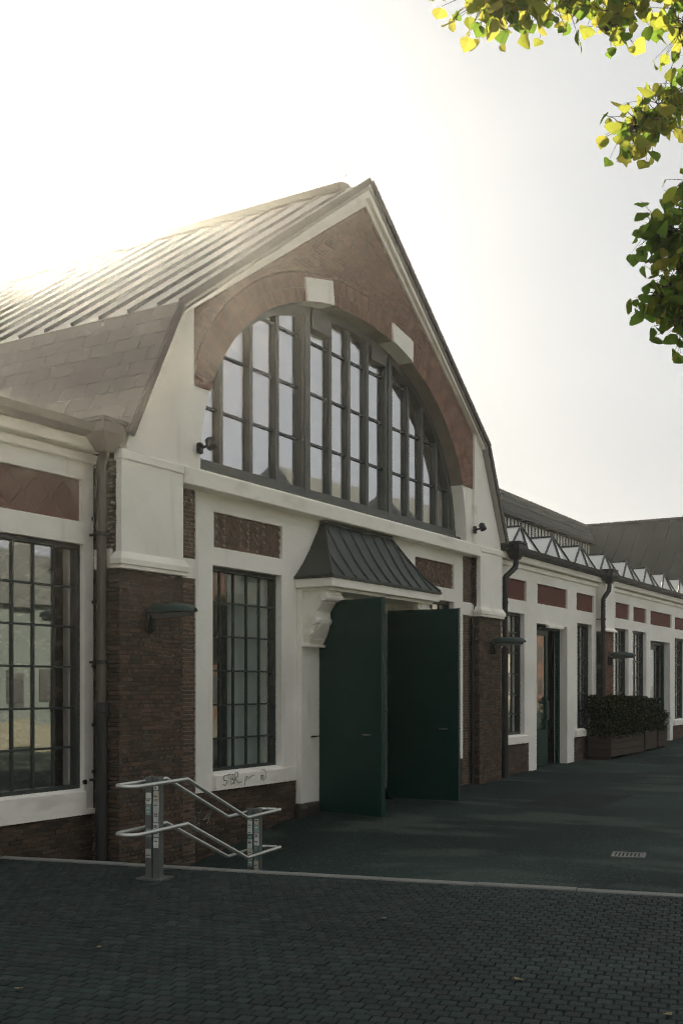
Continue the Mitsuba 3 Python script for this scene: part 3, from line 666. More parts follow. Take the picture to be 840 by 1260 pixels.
for i, (x0, z0, x1, z1) in enumerate(rw_w):
    w = grid_window(B, x0, x1, z0, z1, .50, 5 if i == 0 else 4, [1.12, 1.5, 1.9, 2.3, 2.7], individual=False, bw=.017, fw=.05)
    m = MB(); m.hull([(x0 - .15, .315, .69), (x1 + .15, .315, .69), (x0 - .15, .44, .72), (x1 + .15, .44, .72), (x0 - .15, .315, .55), (x1 + .15, .315, .55), (x0 - .15, .359, .55), (x1 + .15, .359, .55)]); put(w + '__sill', m, 'white_trim')
for x0, z0, x1, z1 in rw_p: flush_panel(B, x0, x1, z0, z1, .36)
brickwork(B + 'plinth_', unary_union([sbox(9.9, -.5, 12.1, .538), sbox(14.75, -.5, 16.26, .538), sbox(17.14, -.5, 20.5, .538), sbox(23.1, -.5, 34, .538)]), XZ, .372, .40, [(.10, .07, .055), (.085, .062, .05)], 33, mortar='mortar_dark', thick=.2)
# doors of the wing: one leaf closed, one open on the dark inside
for x0, zb_, x1, z1 in rw_d:
    k = numbered(B + 'door'); xm = x0 + (x1 - x0) * .62; z_ = float(zg((x0 + x1) / 2, .4))
    m = MB(); m.box(x0 + .01, x0 + .09, .52, .60, z_, z1 - .01); m.box(x0 + .09, x1 - .01, .52, .60, z1 - .09, z1 - .01); m.box(x1 - .09, x1 - .01, .52, .60, z_, z1 - .09); put(k, m, 'door_green')
    m = MB(); m.box(x0 + .092, xm, .545, .59, z_ + .02, .75); m.box(x0 + .092, x0 + .2, .545, .59, .752, z1 - .1); m.box(xm - .12, xm, .545, .59, .752, z1 - .1); m.box(x0 + .202, xm - .122, .545, .59, z1 - .22, z1 - .1); put(k + '__leaf', m, 'door_green')
    m = MB(); m.poly([(x0 + .2, .565, .75), (xm - .12, .565, .75), (xm - .12, .565, z1 - .22), (x0 + .2, .565, z1 - .22)]); put(k + '__pane', m, 'glass_small'); m = MB(); m.box(x0 + .2, xm - .12, .60, .62, .75, z1 - .22); put(k + '__screen', m, 'door_green')
    m = MB(); m.box(xm - .06, xm - .04, .50, .545, .95, 1.35); put(k + '__handle', m, 'steel_dull')
m = MB(); m.box(13.05, 13.95, .30, .37, 2.86, 2.925, b=.008); put(B + 'door_light', m, 'white_trim')
# second pier of the wing
m = MB(); m.box(16.32, 17.13, .20, .6, 2.99, 4.045, b=.01); m.hull([(16.27, .14, 2.93), (17.18, .14, 2.93), (16.27, .5, 2.93), (17.18, .5, 2.93), (16.27, .14, 2.96), (17.18, .14, 2.96), (16.32, .2, 3.01), (17.13, .2, 3.01), (16.32, .5, 3.01), (17.13, .5, 3.01)]); put(B + 'pier_block', m, 'white_plaster')
brickwork(B + 'pier_', sbox(16.33, -.4, 17.12, 2.925), XZ, .215, .25, [(.15, .085, .062), (.12, .072, .055), (.17, .09, .065)], 35, mortar='mortar_dark', thick=.4)
m = MB(); m.box(16.26, 16.34, .5, .66, -.4, 3.96); put(B + 'pier_recess', m, 'mortar_dark')
eaves(B, 9.89, 16.25); eaves(B, 16.255, 34)
m = MB(); m.box(9.9, 34, .3, 3.2, 4.168, 4.23); put(B + 'roof', m, 'dark_roof')
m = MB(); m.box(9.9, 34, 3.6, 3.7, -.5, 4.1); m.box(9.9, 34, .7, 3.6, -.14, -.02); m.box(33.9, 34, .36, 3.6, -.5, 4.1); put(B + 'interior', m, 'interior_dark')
# glass roof lanterns
for i in range(11):
    xa = 12.0 + i * 1.78; k = numbered(B + 'roof_lantern'); zb_, ztp = 4.24, 4.82
    ap, bk = np.array([xa, .5, ztp]), np.array([xa, 1.9, ztp])
    Lf, Mf, Rf = np.array([xa - 1.05, .30, zb_]), np.array([xa - .55, .13, zb_]), np.array([xa + .70, .30, zb_])
    Lb, Rb = np.array([xa - 1.0, 2.2, zb_]), np.array([xa + .70, 2.2, zb_])
    faces = [(Lf, Mf, ap), (Mf, Rf, ap), (Lb, Lf, ap, bk), (Rf, Rb, bk, ap), (Rb, Lb, bk)]
    for fc in faces: put(k + '__pane', MB().poly(list(fc)), 'roof_glass')
    m = MB()
    for a_, b_ in ((Lf, ap), (Mf, ap), (Rf, ap), (ap, bk), (Lf, Mf), (Mf, Rf), (Lf, Lb)): m.tube([a_ + (0, -.004, .008), b_ + (0, -.004, .008)], .026, 6)
    m.tube([ap, ap + (0, 0, .07)], .012, 5); put(k, m, 'iron_dark')

# ------------------------------------------------------------------ buildings behind the wing
BH = thing('rear_hall', 'dark slated rear hall with a striped glazed strip under its eaves, behind the glass lanterns', 'building'); B = BH + '__'
m = MB(); m.hexa([(9.9, 2.95, 6.03), (24.0, 2.95, 6.0), (30.2, 5.2, 7.42), (9.9, 5.2, 7.62), (9.9, 2.95, 6.11), (24.0, 2.95, 6.08), (30.2, 5.2, 7.50), (9.9, 5.2, 7.70)]); k = put(B + 'roof', m, 'dark_roof')
for j in range(1, 3):
    m = MB(); t = j / 3; xe = 24 + 6 * t; m.hexa([(9.9, 2.93 + 2.25 * t, 6.10 + 1.59 * t), (xe, 2.93 + 2.25 * t, 6.07 + 1.42 * t), (xe, 2.97 + 2.25 * t, 6.09 + 1.42 * t), (9.9, 2.97 + 2.25 * t, 6.12 + 1.59 * t), (9.9, 2.93 + 2.25 * t, 6.13 + 1.59 * t), (xe, 2.93 + 2.25 * t, 6.10 + 1.42 * t), (xe, 2.97 + 2.25 * t, 6.12 + 1.42 * t), (9.9, 2.97 + 2.25 * t, 6.15 + 1.59 * t)]); put(k + '__lap', m, 'dark_roof')
m = MB(); m.box(9.9, 24.0, 2.86, 2.99, 5.95, 6.04); put(B + 'eaves', m, 'iron_dark')
m = MB(); m.box(9.9, 23.95, 3.1, 3.3, 4.2, 6.0); m.box(9.9, 23.95, 3.3, 12, 4.2, 4.3); put(B + 'wall', m, 'dark_roof')
m = MB(); m.poly([(9.9, 3.06, 5.25), (23.9, 3.06, 5.25), (23.9, 3.06, 5.93), (9.9, 3.06, 5.93)]); put(B + 'glazed_strip', m, 'roof_glass')
m = MB()
for i in range(58): m.box(10 + i * .24, 10.05 + i * .24, 3.045, 3.058, 5.22, 5.94)
m.box(9.9, 23.9, 3.0, 3.06, 5.17, 5.25); put(B + 'glazing_bars', m, 'iron_dark', kind='stuff')
CH = thing('cross_hall', 'hall with a broad dark standing-seam roof rising at the right edge', 'building'); B = CH + '__'
m = MB(); m.hexa([(25.6, .34, 3.62), (30, .34, 7.35), (30, 30, 7.35), (25.6, 30, 3.62), (25.55, .34, 3.70), (30, .34, 7.43), (30, 30, 7.43), (25.55, 30, 3.70)]); m.hexa([(30, .34, 7.35), (34.4, .34, 3.62), (34.4, 30, 3.62), (30, 30, 7.35), (30, .34, 7.43), (34.45, .34, 3.70), (34.45, 30, 3.70), (30, 30, 7.43)]); k = put(B + 'roof', m, 'dark_roof')
for i in range(22):
    y = .6 + i * .52; a_, b_ = np.array([25.9, 3.97]), np.array([29.95, 7.40]); d_ = (b_ - a_) / np.linalg.norm(b_ - a_); n_ = np.array([-d_[1], d_[0]])
    m = MB(); q = [a_, b_, b_ + n_ * .03, a_ + n_ * .03]; m.hexa([(q[0][0], y - .02, q[0][1]), (q[1][0], y - .02, q[1][1]), (q[1][0], y + .02, q[1][1]), (q[0][0], y + .02, q[0][1]), (q[3][0], y - .02, q[3][1]), (q[2][0], y - .02, q[2][1]), (q[2][0], y + .02, q[2][1]), (q[3][0], y + .02, q[3][1])]); put(k + '__seam', m, 'dark_roof')
m = MB(); m.tube([(30, .34, 7.45), (30, 30, 7.45)], .07, 8); put(k + '__ridge', m, 'iron_dark')
m = MB(); m.box(26.2, 33.8, .68, 29.5, -.4, 4.0); m.ext(Polygon([(26.2, 4.0), (33.8, 4.0), (30, 7.2)]), XZ, .68, .9); put(B + 'wall', m, 'mortar_dark')

# ------------------------------------------------------------------ pipes, lamps, floodlights
def downpipe(x, y, hop, bend, zj, label, zb_, r=.05, hopper=True, mat='pipe_zinc'):
    k = thing('drainpipe', label, 'drainpipe', None)
    m = MB(); top = 4.02 if hopper else 4.1
    if bend: pts = [(hop[0], hop[1], 4.06), (hop[0], hop[1], 3.93)] + [(hop[0] + (x - hop[0]) * t, hop[1] + (y - hop[1]) * t, 3.88 - .22 * (t ** 1.0)) for t in (.08, .3, .5, .7, .92)] + [(x, y, 3.60), (x, y, zj)]
    else: pts = [(hop[0], hop[1], 4.06), (x, y, 3.92), (x, y, 3.85), (x, y, zj)]
    m.tube(pts, r, 14); put(k + '__pipe', m, mat, smooth=40)
    m = MB(); m.tube([(x, y, zj + .07), (x, y, zj + .065), (x, y, zj - .03), (x, y, zj - .035), (x, y, zb_)], [r * 1.05, r * 1.5, r * 1.5, r * 1.22, r * 1.22], 14); put(k + '__standpipe', m, 'iron_dark', smooth=40)
    for z in (3.2, 1.9, .7):
        m = MB(); m.tube([(x, y, z - .02), (x, y, z + .02)], r * 1.28, 14); m.box(x - .012, x + .012, y + r * .9, y + .16, z - .012, z + .012); put(k + '__clip', m, 'iron_dark')
    if hopper:
        h = hop; m = MB(); w = .17
        m.hull([(h[0] + a * w, h[1] + b * w * .8, 4.34) for a in (-1, 1) for b in (-1, 1)] + [(h[0] + a * w, h[1] + b * w * .8, 4.20) for a in (-1, 1) for b in (-1, 1)] + [(h[0] + a * .065, h[1] + b * .065, 4.02) for a in (-1, 1) for b in (-1, 1)])
        m.box(h[0] - w - .02, h[0] + w + .02, h[1] - w * .8 - .02, h[1] + w * .8 + .02, 4.30, 4.345, b=.006); put(k + '__hopper', m, mat if mat == 'pipe_zinc' else 'iron_dark')
downpipe(-.09, .16, (-.10, .10), False, 1.42, 'brown drainpipe with a funnel hopper in the corner left of the hall', -.6)
downpipe(10.42, .17, (10.78, .10), True, 2.30, 'dark swan-neck drainpipe with a square hopper right of the gabled hall', -.1, mat='iron_dark')
downpipe(16.22, .18, (16.36, .08), True, 1.2, 'dark swan-neck drainpipe between the two red-panelled bays of the right wing', -.02, mat='iron_dark')
k = thing('conduit', 'thin dark conduit running down the corner of the right-hand brick pier', 'pipe')
m = MB(); m.tube([(8.84, .10, 2.84), (8.84, .10, -.08)], .028, 8)
for z in (.5, 1.5, 2.4): m.box(8.80, 8.88, .09, .155, z - .012, z + .012)
put(k + '__tube', m, 'iron_dark')
def wall_lamp(x, y, z, label):
    k = thing('wall_lamp', label, 'lamp', None)
    m = MB(); m.box(x - .05, x + .05, y - .03, y - .001, z - .2, z + .02, b=.008); m.box(x - .03, x + .03, y - .09, y - .03, z - .19, z - .03, b=.01); put(k + '__bracket', m, 'iron_dark')
    th = np.linspace(0, math.pi, 9); ys_ = [y - .06, y - .09, y - .40, y - .58, y - .63]; rad = [.075, .095, .095, .070, .03]; v, f = [], []
    for yy, rr_ in zip(ys_, rad):
        for t in th: v.append((x + rr_ * math.cos(t) * 1.15, yy, z + rr_ * math.sin(t) * 1.0))
    for i in range(4):
        for j in range(8): q = i * 9 + j; f += [(q, q + 1, q + 10), (q, q + 10, q + 9)]
    m = MB(); m.raw(v, f); put(k + '__housing', m, 'lamp_green', smooth=40)
    m = MB(); m.hull([(x - .07, y - .09, z - .003), (x + .07, y - .09, z - .003), (x - .05, y - .58, z - .003), (x + .05, y - .58, z - .003), (x - .06, y - .1, z - .06), (x + .06, y - .1, z - .06), (x - .045, y - .56, z - .04), (x + .045, y - .56, z - .04)]); put(k + '__lens', m, 'steel_dull')
wall_lamp(.44, 0, 2.42, 'green bracket lamp jutting from the near brick pier, left of the gridded window')
wall_lamp(9.42, 0, 2.42, 'green bracket lamp jutting from the brick pier right of the green doors')
wall_lamp(16.74, .214, 2.36, 'farthest bracket lamp, above the planters on the second pier of the wing')
for x, lb in ((1.25, 'small black floodlight at the left foot of the arched window'), (8.63, 'small black floodlight at the right foot of the arched window')):
    k = thing('floodlight', lb, 'floodlight', None)
    m = MB(); m.box(x - .035, x + .035, -.06, -.012, 4.24, 4.36, b=.006); m.tube([(x, -.05, 4.30), (x, -.11, 4.31), (x + .02, -.16, 4.33)], .016, 6); put(k + '__arm', m, 'iron_dark')
    m = MB(); m.tube([(x + .02, -.195, 4.29), (x + .02, -.19, 4.295), (x + .03, -.14, 4.385), (x + .035, -.12, 4.40)], [.035, .055, .05, .02], 12); put(k + '__head', m, 'iron_dark', smooth=40)

# ------------------------------------------------------------------ handrail
HR = thing('handrail', 'low stainless steel double handrail on two sticker-covered posts by the steps', 'handrail'); B = HR + '__'
D3 = np.array([.9856, .1677, 0]); W3 = np.array([.1677, -.9856, 0]); P0 = np.array([-1.335, -1.617, 0.]); LEN = 1.895
def loop(zu, zl):
    def at(t, s, z): 
        p = P0 + D3 * t + W3 * s; return (p[0], p[1], z)
    e = .105; th = np.linspace(-math.pi / 2, math.pi / 2, 9)
    left = [at(-.36 - e * math.cos(t), e * math.sin(t), zu) for t in th]
    thr = np.linspace(.35, math.pi / 2, 6)
    back = [at(LEN + .30 + .06 * math.cos(t), -e * math.sin(t), zl) for t in thr] + [at(LEN - .38, -e, zl), at(.36, -e, zu)]
    front = [at(.36, e, zu), at(LEN - .38, e, zl), at(LEN + .37, e, zl), at(LEN + .372, e * .6, zl), at(LEN + .36, -e * .3, zl)]
    return back + left + front
for zu, zl in ((.855, .395), (.47, .01)):
    m = MB(); m.tube(loop(zu, zl), .0175, 10); put(B + 'rail', m, 'steel', smooth=45)
    for t, z in ((0, zu), (LEN, zl)):
        m = MB(); p = P0 + D3 * t; a_, b_ = p - W3 * .105, p + W3 * .105; m.tube([(a_[0], a_[1], z), (b_[0], b_[1], z)], .012, 8); put(B + 'cross_bar', m, 'steel_dull')
def post(t, z0, z1, n):
    k = numbered(B + 'post'); m = MB()
    c = P0 + D3 * t
    def slab(s0, s1, t0, t1, za, zb_, mb, col=None):
        q = [c + D3 * a + W3 * b for a, b in ((t0, s0), (t1, s0), (t1, s1), (t0, s1))]
        mb.hexa([(p[0], p[1], za) for p in q] + [(p[0], p[1], zb_) for p in q], col)
    slab(-.066, -.006, -.035, .035, z0, z1, m); slab(.006, .066, -.035, .035, z0, z1, m); slab(-.005, .005, -.01, .01, z0, z1 - .02, m); put(k, m, 'steel_dull')
    m = MB(); slab(-.12, .12, -.11, .11, z0, z0 + .014, m); put(k + '__base_plate', m, 'steel_dull')
    rr = np.random.default_rng(n); cols = [(.46, .49, .46), (.60, .62, .58), (.24, .33, .30), (.10, .16, .15), (.38, .41, .37), (.50, .47, .38), (.55, .57, .53)]
    for s_ in (-.036, .036):
        z = z1 - .06
        while z > z0 + (.22 if n == 1 else .15):
            h = rr.uniform(.035, .10)
            if rr.random() < (.95 if z > z0 + .42 else .4):
                a_ = s_ - rr.uniform(.022, .0295); b_ = s_ + rr.uniform(.02, .0295); m = MB(); col = cols[rr.integers(len(cols))]
                slab(a_, b_, -.0365, -.0352, z - h, z, m, col)
                for q in range(rr.integers(1, 4)):    # illegible print on the sticker
                    zz_ = z - h * rr.uniform(.2, .85); slab(a_ + .006, b_ - rr.uniform(.006, .02), -.0372, -.0366, zz_ - .004, zz_ + .004, m, np.array(col) * (.25 if col[0] > .3 else 2.2))
                put(k + '__sticker', m, 'sticker_paint', vc=True)
            z -= h + rr.uniform(.001, .01)
post(0, .05, .90, 1); post(LEN, -.45, .44, 2)

# ------------------------------------------------------------------ graffiti
def strokes(key, lines, x0, z0, s, y, rad, mat, mp=None):
    m = MB()
    for ln in lines: m.tube([(x0 + a * s, y, z0 + b * s) for a, b in ln], rad, 4)
    put(key, m, mat)
S_ = [(.75, .9), (.4, 1.0), (.1, .75), (.2, .5), (.6, .45), (.7, .2), (.35, -.05), (0, .1)]
T_ = [(.95, 1.0), (.95, 0)]; T2 = [(.8, 1.0), (1.25, 1.05)]
B_ = [(1.4, 0), (1.4, 1.05), (1.75, 1.0), (1.75, .6), (1.4, .55), (1.85, .45), (1.8, .05), (1.4, 0)]
R_ = [(2.05, 0), (2.05, 1.1), (2.5, 1.15), (2.6, .75), (2.05, .55), (2.75, 0), (3.3, .15)]
p1 = [(3.7, -.35), (3.85, .6)]; p2 = [(3.8, .5), (4.15, .6), (4.1, .25), (3.78, .2)]; r1 = [(4.4, .15), (4.5, .55)]; r2 = [(4.5, .4), (4.9, .6), (5.4, .62)]
sw = [(7.0 + .55 * math.cos(t), .55 + .6 * math.sin(t)) for t in np.linspace(2.0, -1.6, 14)]; sw2 = [(6.85 + .28 * math.cos(t), .3 + .25 * math.sin(t)) for t in np.linspace(0, 6.3, 12)]; sw3 = [(6.5, .55), (7.1, .15)]; sw4 = [(6.55, .1), (7.05, .55)]
strokes(A + 'sill_graffiti', [S_, T_, T2, B_, R_, p1, p2, r1, r2, sw, sw2, sw3, sw4], 1.84, .503, .116, .099, .0042, 'ink')
labels[A + 'sill_graffiti'] = {'kind': 'stuff', 'label': 'black marker tag scrawled on the sill'}
rr = np.random.default_rng(77); lines = []
for q in range(16):
    x, z = rr.uniform(0, 3.2), rr.uniform(0, 2.2); lines.append([(x, z)] + [(x + rr.normal(0, .35), z + rr.normal(0, .3)) for _ in range(4)])
strokes(A + 'brick_graffiti', lines, 1.36, .02, .11, .154, .003, 'chalk')
lines = [[(0, 1.6), (0, 0), (1, .1)], [(0, .8), (.9, .9)], [(0, 1.6), (1.1, 1.65), (1.0, .9)]]
m = MB()
for ln in lines: m.tube([(-.003, .19 + a * .1, .35 + b * .2) for a, b in ln], .004, 4)
put(A + 'brick_graffiti', m, 'chalk')

# ------------------------------------------------------------------ drain grate
gx, gy = 2.31, -4.52; gz = float(zg(gx, gy)); G = thing('drain_grate', 'pale iron drain grate set in the dark asphalt', 'drain grate')
ca, sa = KD, -KN
m = MB()
def gq(a, b, z): p = np.array([gx, gy]) + KD * a + KN * b; return (p[0], p[1], z)
def gbox(a0, a1, b0, b1, z0, z1, mb): mb.hexa([gq(a, b, z) for z in (z0, z1) for a, b in ((a0, b0), (a1, b0), (a1, b1), (a0, b1))])
for a0, a1, b0, b1 in ((-.16, .16, -.16, -.13), (-.16, .16, .13, .16), (-.16, -.13, -.13, .13), (.13, .16, -.13, .13)): gbox(a0, a1, b0, b1, gz - .02, gz + .012, m)
put(G + '__frame', m, 'kerb_stone')
for i in range(7): m = MB(); a0 = -.125 + i * .037; gbox(a0, a0 + .02, -.13, .13, gz - .015, gz + .010, m); put(G + '__bar', m, 'kerb_stone')

# ------------------------------------------------------------------ planters with hedges
def leaf_cloud(mb, pts, size, rr, nrm=None):
    n = len(pts); a = rr.normal(size=(n, 3)); a /= np.linalg.norm(a, axis=1, keepdims=True); b = rr.normal(size=(n, 3)); b -= a * (a * b).sum(1, keepdims=True); b /= np.linalg.norm(b, axis=1, keepdims=True)
    s = size * rr.uniform(.7, 1.3, (n, 1)); v = np.stack([pts - a * s, pts + b * s * .55, pts + a * s, pts - b * s * .55], 1).reshape(-1, 3); i = np.arange(n)[:, None] * 4
    mb.raw(v, np.vstack([i + [0, 1, 2], i + [0, 2, 3]]))
rr = np.random.default_rng(12)
pl_ = [(15.45, 18.05, 'long dark timber planter nearest the wing door, holding the hedge', 'dense dark hedge in the long planter nearest the wing door'),
       (18.2, 19.2, 'short dark timber planter in the middle of the row of three', 'hedge in the short middle planter of the three'),
       (19.36, 20.2, 'dark timber planter at the far end of the row by the second wing door', 'ragged hedge in the far-end planter by the second wing door')]
for i, (x0, x1, lp, lh) in enumerate(pl_):
    z0 = float(zg((x0 + x1) / 2, 0)); k = thing('planter', lp, 'planter', None); y0, y1 = -.24, .29
    m = MB(); m.box(x0 + .03, x1 - .03, y0 + .03, y1 - .03, z0 + .05, z0 + .40); put(k + '__liner', m, 'iron_dark')
    for j in range(3):
        z_ = z0 + .05 + j * .155
        for bx in ((x0, x1, y0, y0 + .028), (x0, x0 + .028, y0 + .03, y1)):
            m = MB(); m.box(bx[0], bx[1], bx[2], bx[3], z_, z_ + .146, b=.004); put(k + '__board', m, 'planter_wood')
    for px in (x0 + .06, x1 - .14): m = MB(); m.box(px, px + .08, y0 + .05, y1 - .05, z0 - .02, z0 + .048); put(k + '__foot', m, 'planter_wood')
    m = MB(); m.box(x0 + .03, x1 - .03, y0 + .03, y1 - .03, z0 + .40, z0 + .45); put(k + '__soil', m, 'soil')
    n = int(6500 * (x1 - x0)); P_ = np.stack([rr.uniform(x0 - .06, x1 + .06, n), rr.uniform(y0 - .07, y1 + .05, n), rr.uniform(0, 1, n)], -1)
    top = 1.43 - .04 * i + .14 * (meshkit.fbm(np.stack([P_[:, 0] * 2.2, P_[:, 1] * 4, P_[:, 0] * 0 + i], -1), 3, 2) - .5)
    P_[:, 2] = z0 + .44 + P_[:, 2] ** .8 * (top - z0 - .44)
    keep = meshkit.fbm(P_ * np.array([5, 5, 4.]), 3, 9 + i) > (.38 + .12 * i * (P_[:, 2] > 1.0)); P_ = P_[keep]
    hk = thing('hedge', lh, 'hedge', None); m = MB(); leaf_cloud(m, P_, .035, rr); put(hk + '__foliage', m, 'hedge_leaf')
    m = MB()
    for q in range(int(6 * (x1 - x0))): sx = rr.uniform(x0 + .1, x1 - .1); m.tube([(sx, .03, z0 + .42), (sx + rr.normal(0, .05), .03 + rr.normal(0, .05), z0 + .95)], .012, 5)
    put(hk + '__stem', m, 'bark')

# ------------------------------------------------------------------ the overhanging tree
TR = thing('tree', 'broad-leaved tree hanging in at upper right, yellow-green leaves above, dark below', 'tree'); B = TR + '__'
rr = np.random.default_rng(4)
m = MB(); m.tube([(.05, -7.6, -.3), (.03, -7.55, .3), (0.0, -7.5, 2.0), (-.1, -7.4, 4.0), (-.2, -7.35, 6.0), (-.1, -7.4, 8.5), (.1, -7.5, 10.5)], [.30, .22, .18, .16, .13, .08, .03], 14); put(B + 'trunk', m, 'bark', smooth=60)
br = {'B1': [(-.12, -7.38, 5.6), (-.5, -7.2, 6.4), (-1.04, -6.93, 6.58), (-1.69, -6.44, 6.03), (-2.3, -6.0, 5.6), (-2.70, -5.66, 5.42), (-2.92, -5.44, 5.34), (-3.06, -5.36, 5.26)],
      'B1b': [(-2.3, -6.0, 5.6), (-2.5, -5.88, 5.31), (-2.58, -5.84, 5.15)], 'B1c': [(-1.69, -6.44, 6.03), (-2.04, -6.25, 5.48), (-2.22, -6.14, 5.24)],
      'B2': [(-.1, -7.4, 4.6), (-.5, -7.2, 5.6), (-1.04, -6.93, 6.09), (-1.79, -6.46, 5.27), (-2.19, -6.2, 4.93), (-2.35, -6.02, 4.77), (-2.47, -5.92, 4.65)],
      'B3': [(-.08, -7.42, 4.0), (-.55, -6.98, 5.27), (-1.19, -6.45, 4.76), (-1.60, -6.16, 4.40), (-1.80, -6.0, 4.32), (-1.92, -5.92, 4.35)],
      'B3b': [(-1.60, -6.16, 4.40), (-1.77, -6.02, 4.05), (-1.90, -5.92, 3.93)], 'B3c': [(-1.19, -6.45, 4.76), (-1.45, -6.2, 4.13), (-1.70, -6.03, 3.80)],
      'B3d': [(-1.19, -6.45, 4.76), (-1.48, -6.2, 4.72), (-1.68, -6.03, 4.66)], 'B1d': [(-2.3, -6.0, 5.6), (-2.7, -5.75, 5.60), (-2.9, -5.6, 5.55)],
      'B5': [(-.2, -7.35, 6.5), (.6, -8.0, 7.5), (1.5, -8.6, 7.9)], 'B6': [(-.1, -7.4, 7.0), (-.4, -8.2, 8.2), (-.7, -9.0, 8.6)], 'B7': [(-.1, -7.4, 7.5), (.6, -6.8, 8.6), (1.2, -6.4, 9.2)], 'B8': [(0, -7.45, 4.5), (.9, -7.6, 5.6), (1.7, -7.9, 5.9)]}
def smooth_line(p, n=24):
    p = np.array(p); t = np.linspace(0, len(p) - 1, n); return np.stack([np.interp(t, np.arange(len(p)), p[:, i]) for i in range(3)], -1)
twigs = []
for nm, pts in br.items():
    q = smooth_line(pts); q[1:-1] += rr.normal(0, .012, (len(q) - 2, 3)); main = nm in ('B1', 'B2', 'B3', 'B5', 'B6', 'B7', 'B8')
    m = MB(); m.tube(q, np.linspace(.045 if main else .012, .004, len(q)), 7); put(B + 'branch', m, 'bark', smooth=60)
    twigs.append((nm, q))
def leaf_mesh(bend, width, seed):
    r_ = np.random.default_rng(seed); n = 7; t = np.linspace(0, 1, n)
    w = width * np.array([.16, .42, .50, .47, .36, .2, .0]); z = -bend * t ** 2; fold = .18
    mid = np.stack([t, t * 0, z], 1); lf = np.stack([t - .06 * (t < .1), w, z + fold * w + r_.normal(0, .015, n)], 1); rt = np.stack([t - .06 * (t < .1), -w, z + fold * w + r_.normal(0, .015, n)], 1)
    v = np.vstack([mid, lf, rt]); f = []
    for i in range(n - 1): f += [(i, i + 1, n + i + 1), (i, n + i + 1, n + i), (i, 2 * n + i, 2 * n + i + 1), (i, 2 * n + i + 1, i + 1)]
    st = [(-.45, .0, .05), (0, .012, 0), (0, -.012, 0)]; k = len(v); v = np.vstack([v, st]); f.append((k, k + 1, k + 2))
    return trimesh.Trimesh(v, f, process=False)
LV = [[mikit.ply(leaf_mesh(b, w, i), f'leaf_green_{c}', smooth=True) for i, (b, w) in enumerate(((.12, 1.5), (.3, 1.35), (-.08, 1.6), (.45, 1.45)))] for c in range(3)]
LVm = [leaf_mesh(b, w, i) for i, (b, w) in enumerate(((.12, 1.5), (.3, 1.35), (-.08, 1.6), (.45, 1.45)))]
dens = {'B1': 640, 'B1b': 90, 'B1c': 190, 'B1d': 160, 'B2': 310, 'B3': 360, 'B3b': 180, 'B3c': 360, 'B3d': 190, 'B5': 260, 'B6': 260, 'B7': 260, 'B8': 240}
spread = {'B1': .11, 'B1b': .08, 'B1c': .13, 'B1d': .11, 'B2': .085, 'B3': .085, 'B3b': .075, 'B3c': .11, 'B3d': .07}
inst, tw_ = [], MB()
for nm, q in twigs:
    for i in range(dens[nm]):
        t = (.32 + .68 * rr.random()) if nm in ('B1', 'B2', 'B3') else (.1 + .9 * rr.random())
        j = t * (len(q) - 1); a_ = int(min(j, len(q) - 2)); p = q[a_] + (q[a_ + 1] - q[a_]) * (j - a_)
        p_on = p.copy(); sp = spread.get(nm, .55); p = p + rr.normal(0, sp, 3) * np.array([1, 1, .8]) + np.array([0, 0, -.03])
        k_ = (p_on + p) / 2 + np.array([0, 0, .02]) + rr.normal(0, .008, 3); tw_.tube([p_on, k_, p + np.array([0, 0, .01])], [.0028, .002, .0012], 4, cap=False)
        s = rr.uniform(.040, .077)
        x = rr.normal(0, .6, 3) + np.array([0, 0, -.75]); x /= np.linalg.norm(x); up_ = rr.normal(0, 1, 3) + np.array([-.3, -.3, .3]); y = np.cross(up_, x); y /= np.linalg.norm(y); z = np.cross(x, y)
        M4 = np.eye(4); M4[:3, 0], M4[:3, 1], M4[:3, 2], M4[:3, 3] = x * s, y * s, z * s, p
        dx, dy = p[0] - CAM[0], p[1] - CAM[1]; Z_ = dx * .8556 + dy * .5177; X_ = dx * .5177 - dy * .8556
        inst.append((nm, Z_ / s + (0 if abs(X_ / Z_) < .33 else 1e4), M4, rr.integers(4), rr.choice([0, 1, 2], p=[.25, .7, .05] if nm.startswith('B3') else [.5, .25, .25])))  # lower branch leaves mixed greener, painting the building's shade into their colour
put(B + 'twigs', tw_, 'bark', kind='stuff')
inst.sort(key=lambda t: t[1]); rest = [MB(), MB(), MB()]
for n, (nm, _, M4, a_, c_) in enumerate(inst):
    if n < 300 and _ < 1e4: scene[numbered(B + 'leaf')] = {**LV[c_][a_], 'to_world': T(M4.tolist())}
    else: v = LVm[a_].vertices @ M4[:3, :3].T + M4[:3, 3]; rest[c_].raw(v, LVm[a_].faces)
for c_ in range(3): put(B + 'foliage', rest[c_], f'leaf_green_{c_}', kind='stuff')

rl = np.random.default_rng(15)
for q, lb in zip([(-2.963, -6.256), (-3.375, -2.957), (-4.263, -3.224), (-1.751, -4.014), (-2.73, -5.416)], ['pale dry leaf on the setts in the lower right corner', 'pale dry leaf on the setts below the left post of the handrail', 'pale dry leaf on the setts near the lower left corner', 'pale dry leaf on the setts a little before the kerb, mid-picture', 'pale dry leaf on the setts right of centre, low in the picture']):
    k = numbered('fallen_leaf'); labels[k] = {'label': lb, 'category': 'leaf', 'group': 'dry leaves scattered on the setts'}
    an = rl.uniform(0, 6.3); s_ = rl.uniform(.028, .042); M4 = np.eye(4); M4[:3, 0] = np.array([math.cos(an), math.sin(an), 0]) * s_; M4[:3, 1] = np.array([-math.sin(an), math.cos(an), 0]) * s_; M4[2, 2] = s_; M4[:3, 3] = (q[0], q[1], .062)
    scene[k] = {**mikit.ply(LVm[2], 'dry_leaf', smooth=True), 'to_world': T(M4.tolist())}
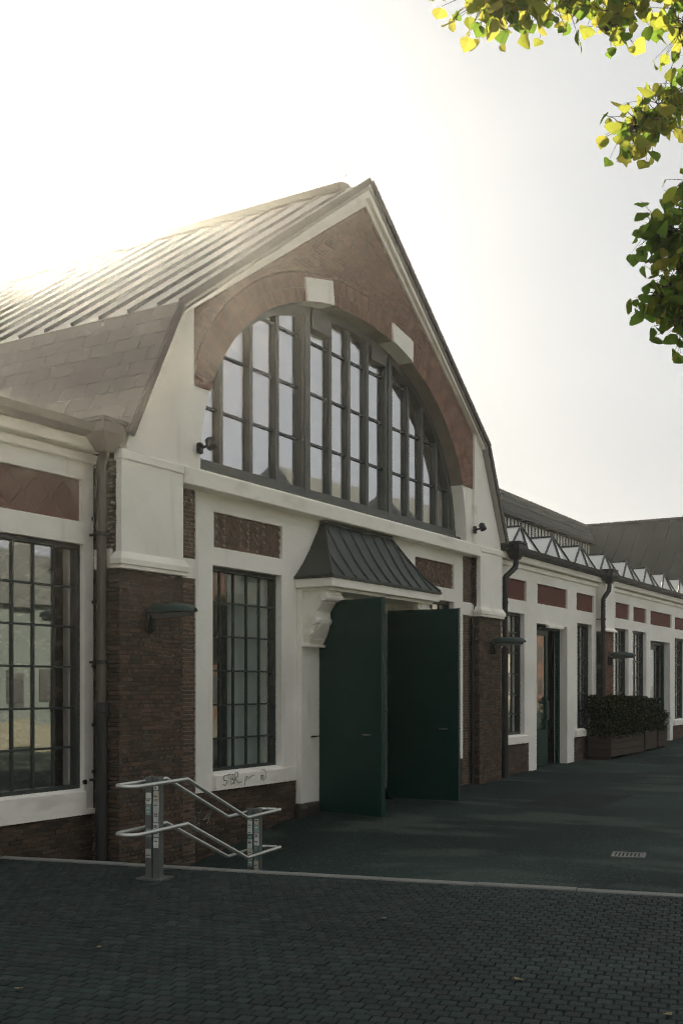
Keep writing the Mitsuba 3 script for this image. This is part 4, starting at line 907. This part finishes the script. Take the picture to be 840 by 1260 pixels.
# ------------------------------------------------------------------ across the square: what the windows mirror
def house(x0, x1, yf, hw, hr_, wm, label, depth=9):
    k = thing('town_house', label, 'house', None); B_ = k + '__'
    m = MB(); m.box(x0, x1, yf - depth, yf, -.5, hw); put(B_ + 'wall', m, wm)
    xm = (x0 + x1) / 2; m = MB(); m.hull([(x0 - .3, yf + .4, hw), (x1 + .3, yf + .4, hw), (x0 - .3, yf - depth - .4, hw), (x1 + .3, yf - depth - .4, hw), (x0 + (x1 - x0) * .12, yf - depth / 2, hr_), (x1 - (x1 - x0) * .12, yf - depth / 2, hr_)]); put(B_ + 'roof', m, 'house_slate')
    n = int((x1 - x0) / 2.2); fl = int(hw / 3)
    for j in range(fl):
        for i in range(n):
            cx = x0 + (x1 - x0) * (i + .5) / n; z = .9 + j * 3; m = MB(); m.box(cx - .5, cx + .5, yf - .02, yf + .03, z, z + 1.5); put(B_ + 'window', m, 'house_window')
house(12, 24, -30, 4.2, 7.2, 'house_render', 'low sand-coloured house mirrored in the left wing window')
house(24.5, 37, -29, 5.2, 8.8, 'house_render', 'sand-coloured house with a hipped slate roof mirrored in the near windows')
house(38, 50, -29, 10.0, 14.6, 'house_brick', 'red brick house with a slate roof across the square')
house(50.5, 64, -29, 11.5, 16.5, 'house_render', 'tall sand-coloured house mirrored low in the arched window')
house(65, 84, -29, 12.5, 17.0, 'house_grey', 'grey house with a slate roof across the square')
house(85, 110, -29, 12.5, 17.2, 'house_brick', 'farthest brick house across the square')
house(-40, -12, -32, 8, 12, 'house_grey', 'wide grey house behind the viewer')
for i, (x, y, h, lb) in enumerate(((15, -24, 5.5, 'round tree before the low sand-coloured house'), (36, -25, 6.6, 'round tree standing, before the red brick house'))):
    k = thing('square_tree', lb, 'tree', None); m = MB(); m.tube([(x, y, -.2), (x, y, h * .4), (x + .2, y, h * .7)], [.2, .15, .06], 8); put(k + '__trunk', m, 'bark')
    rq = np.random.default_rng(60 + i); n = 2600; u = rq.normal(size=(n, 3)); u /= np.linalg.norm(u, axis=1, keepdims=True); u *= rq.uniform(.3, 1, (n, 1)) ** .5 * np.array([2.2, 2.2, h * .3]); P_ = u + np.array([x, y, h * .66]); P_ = P_[meshkit.fbm(P_ * .9, 3, i) > .42]
    m = MB(); leaf_cloud(m, P_, .22, rq); put(k + '__crown', m, 'far_leaf')
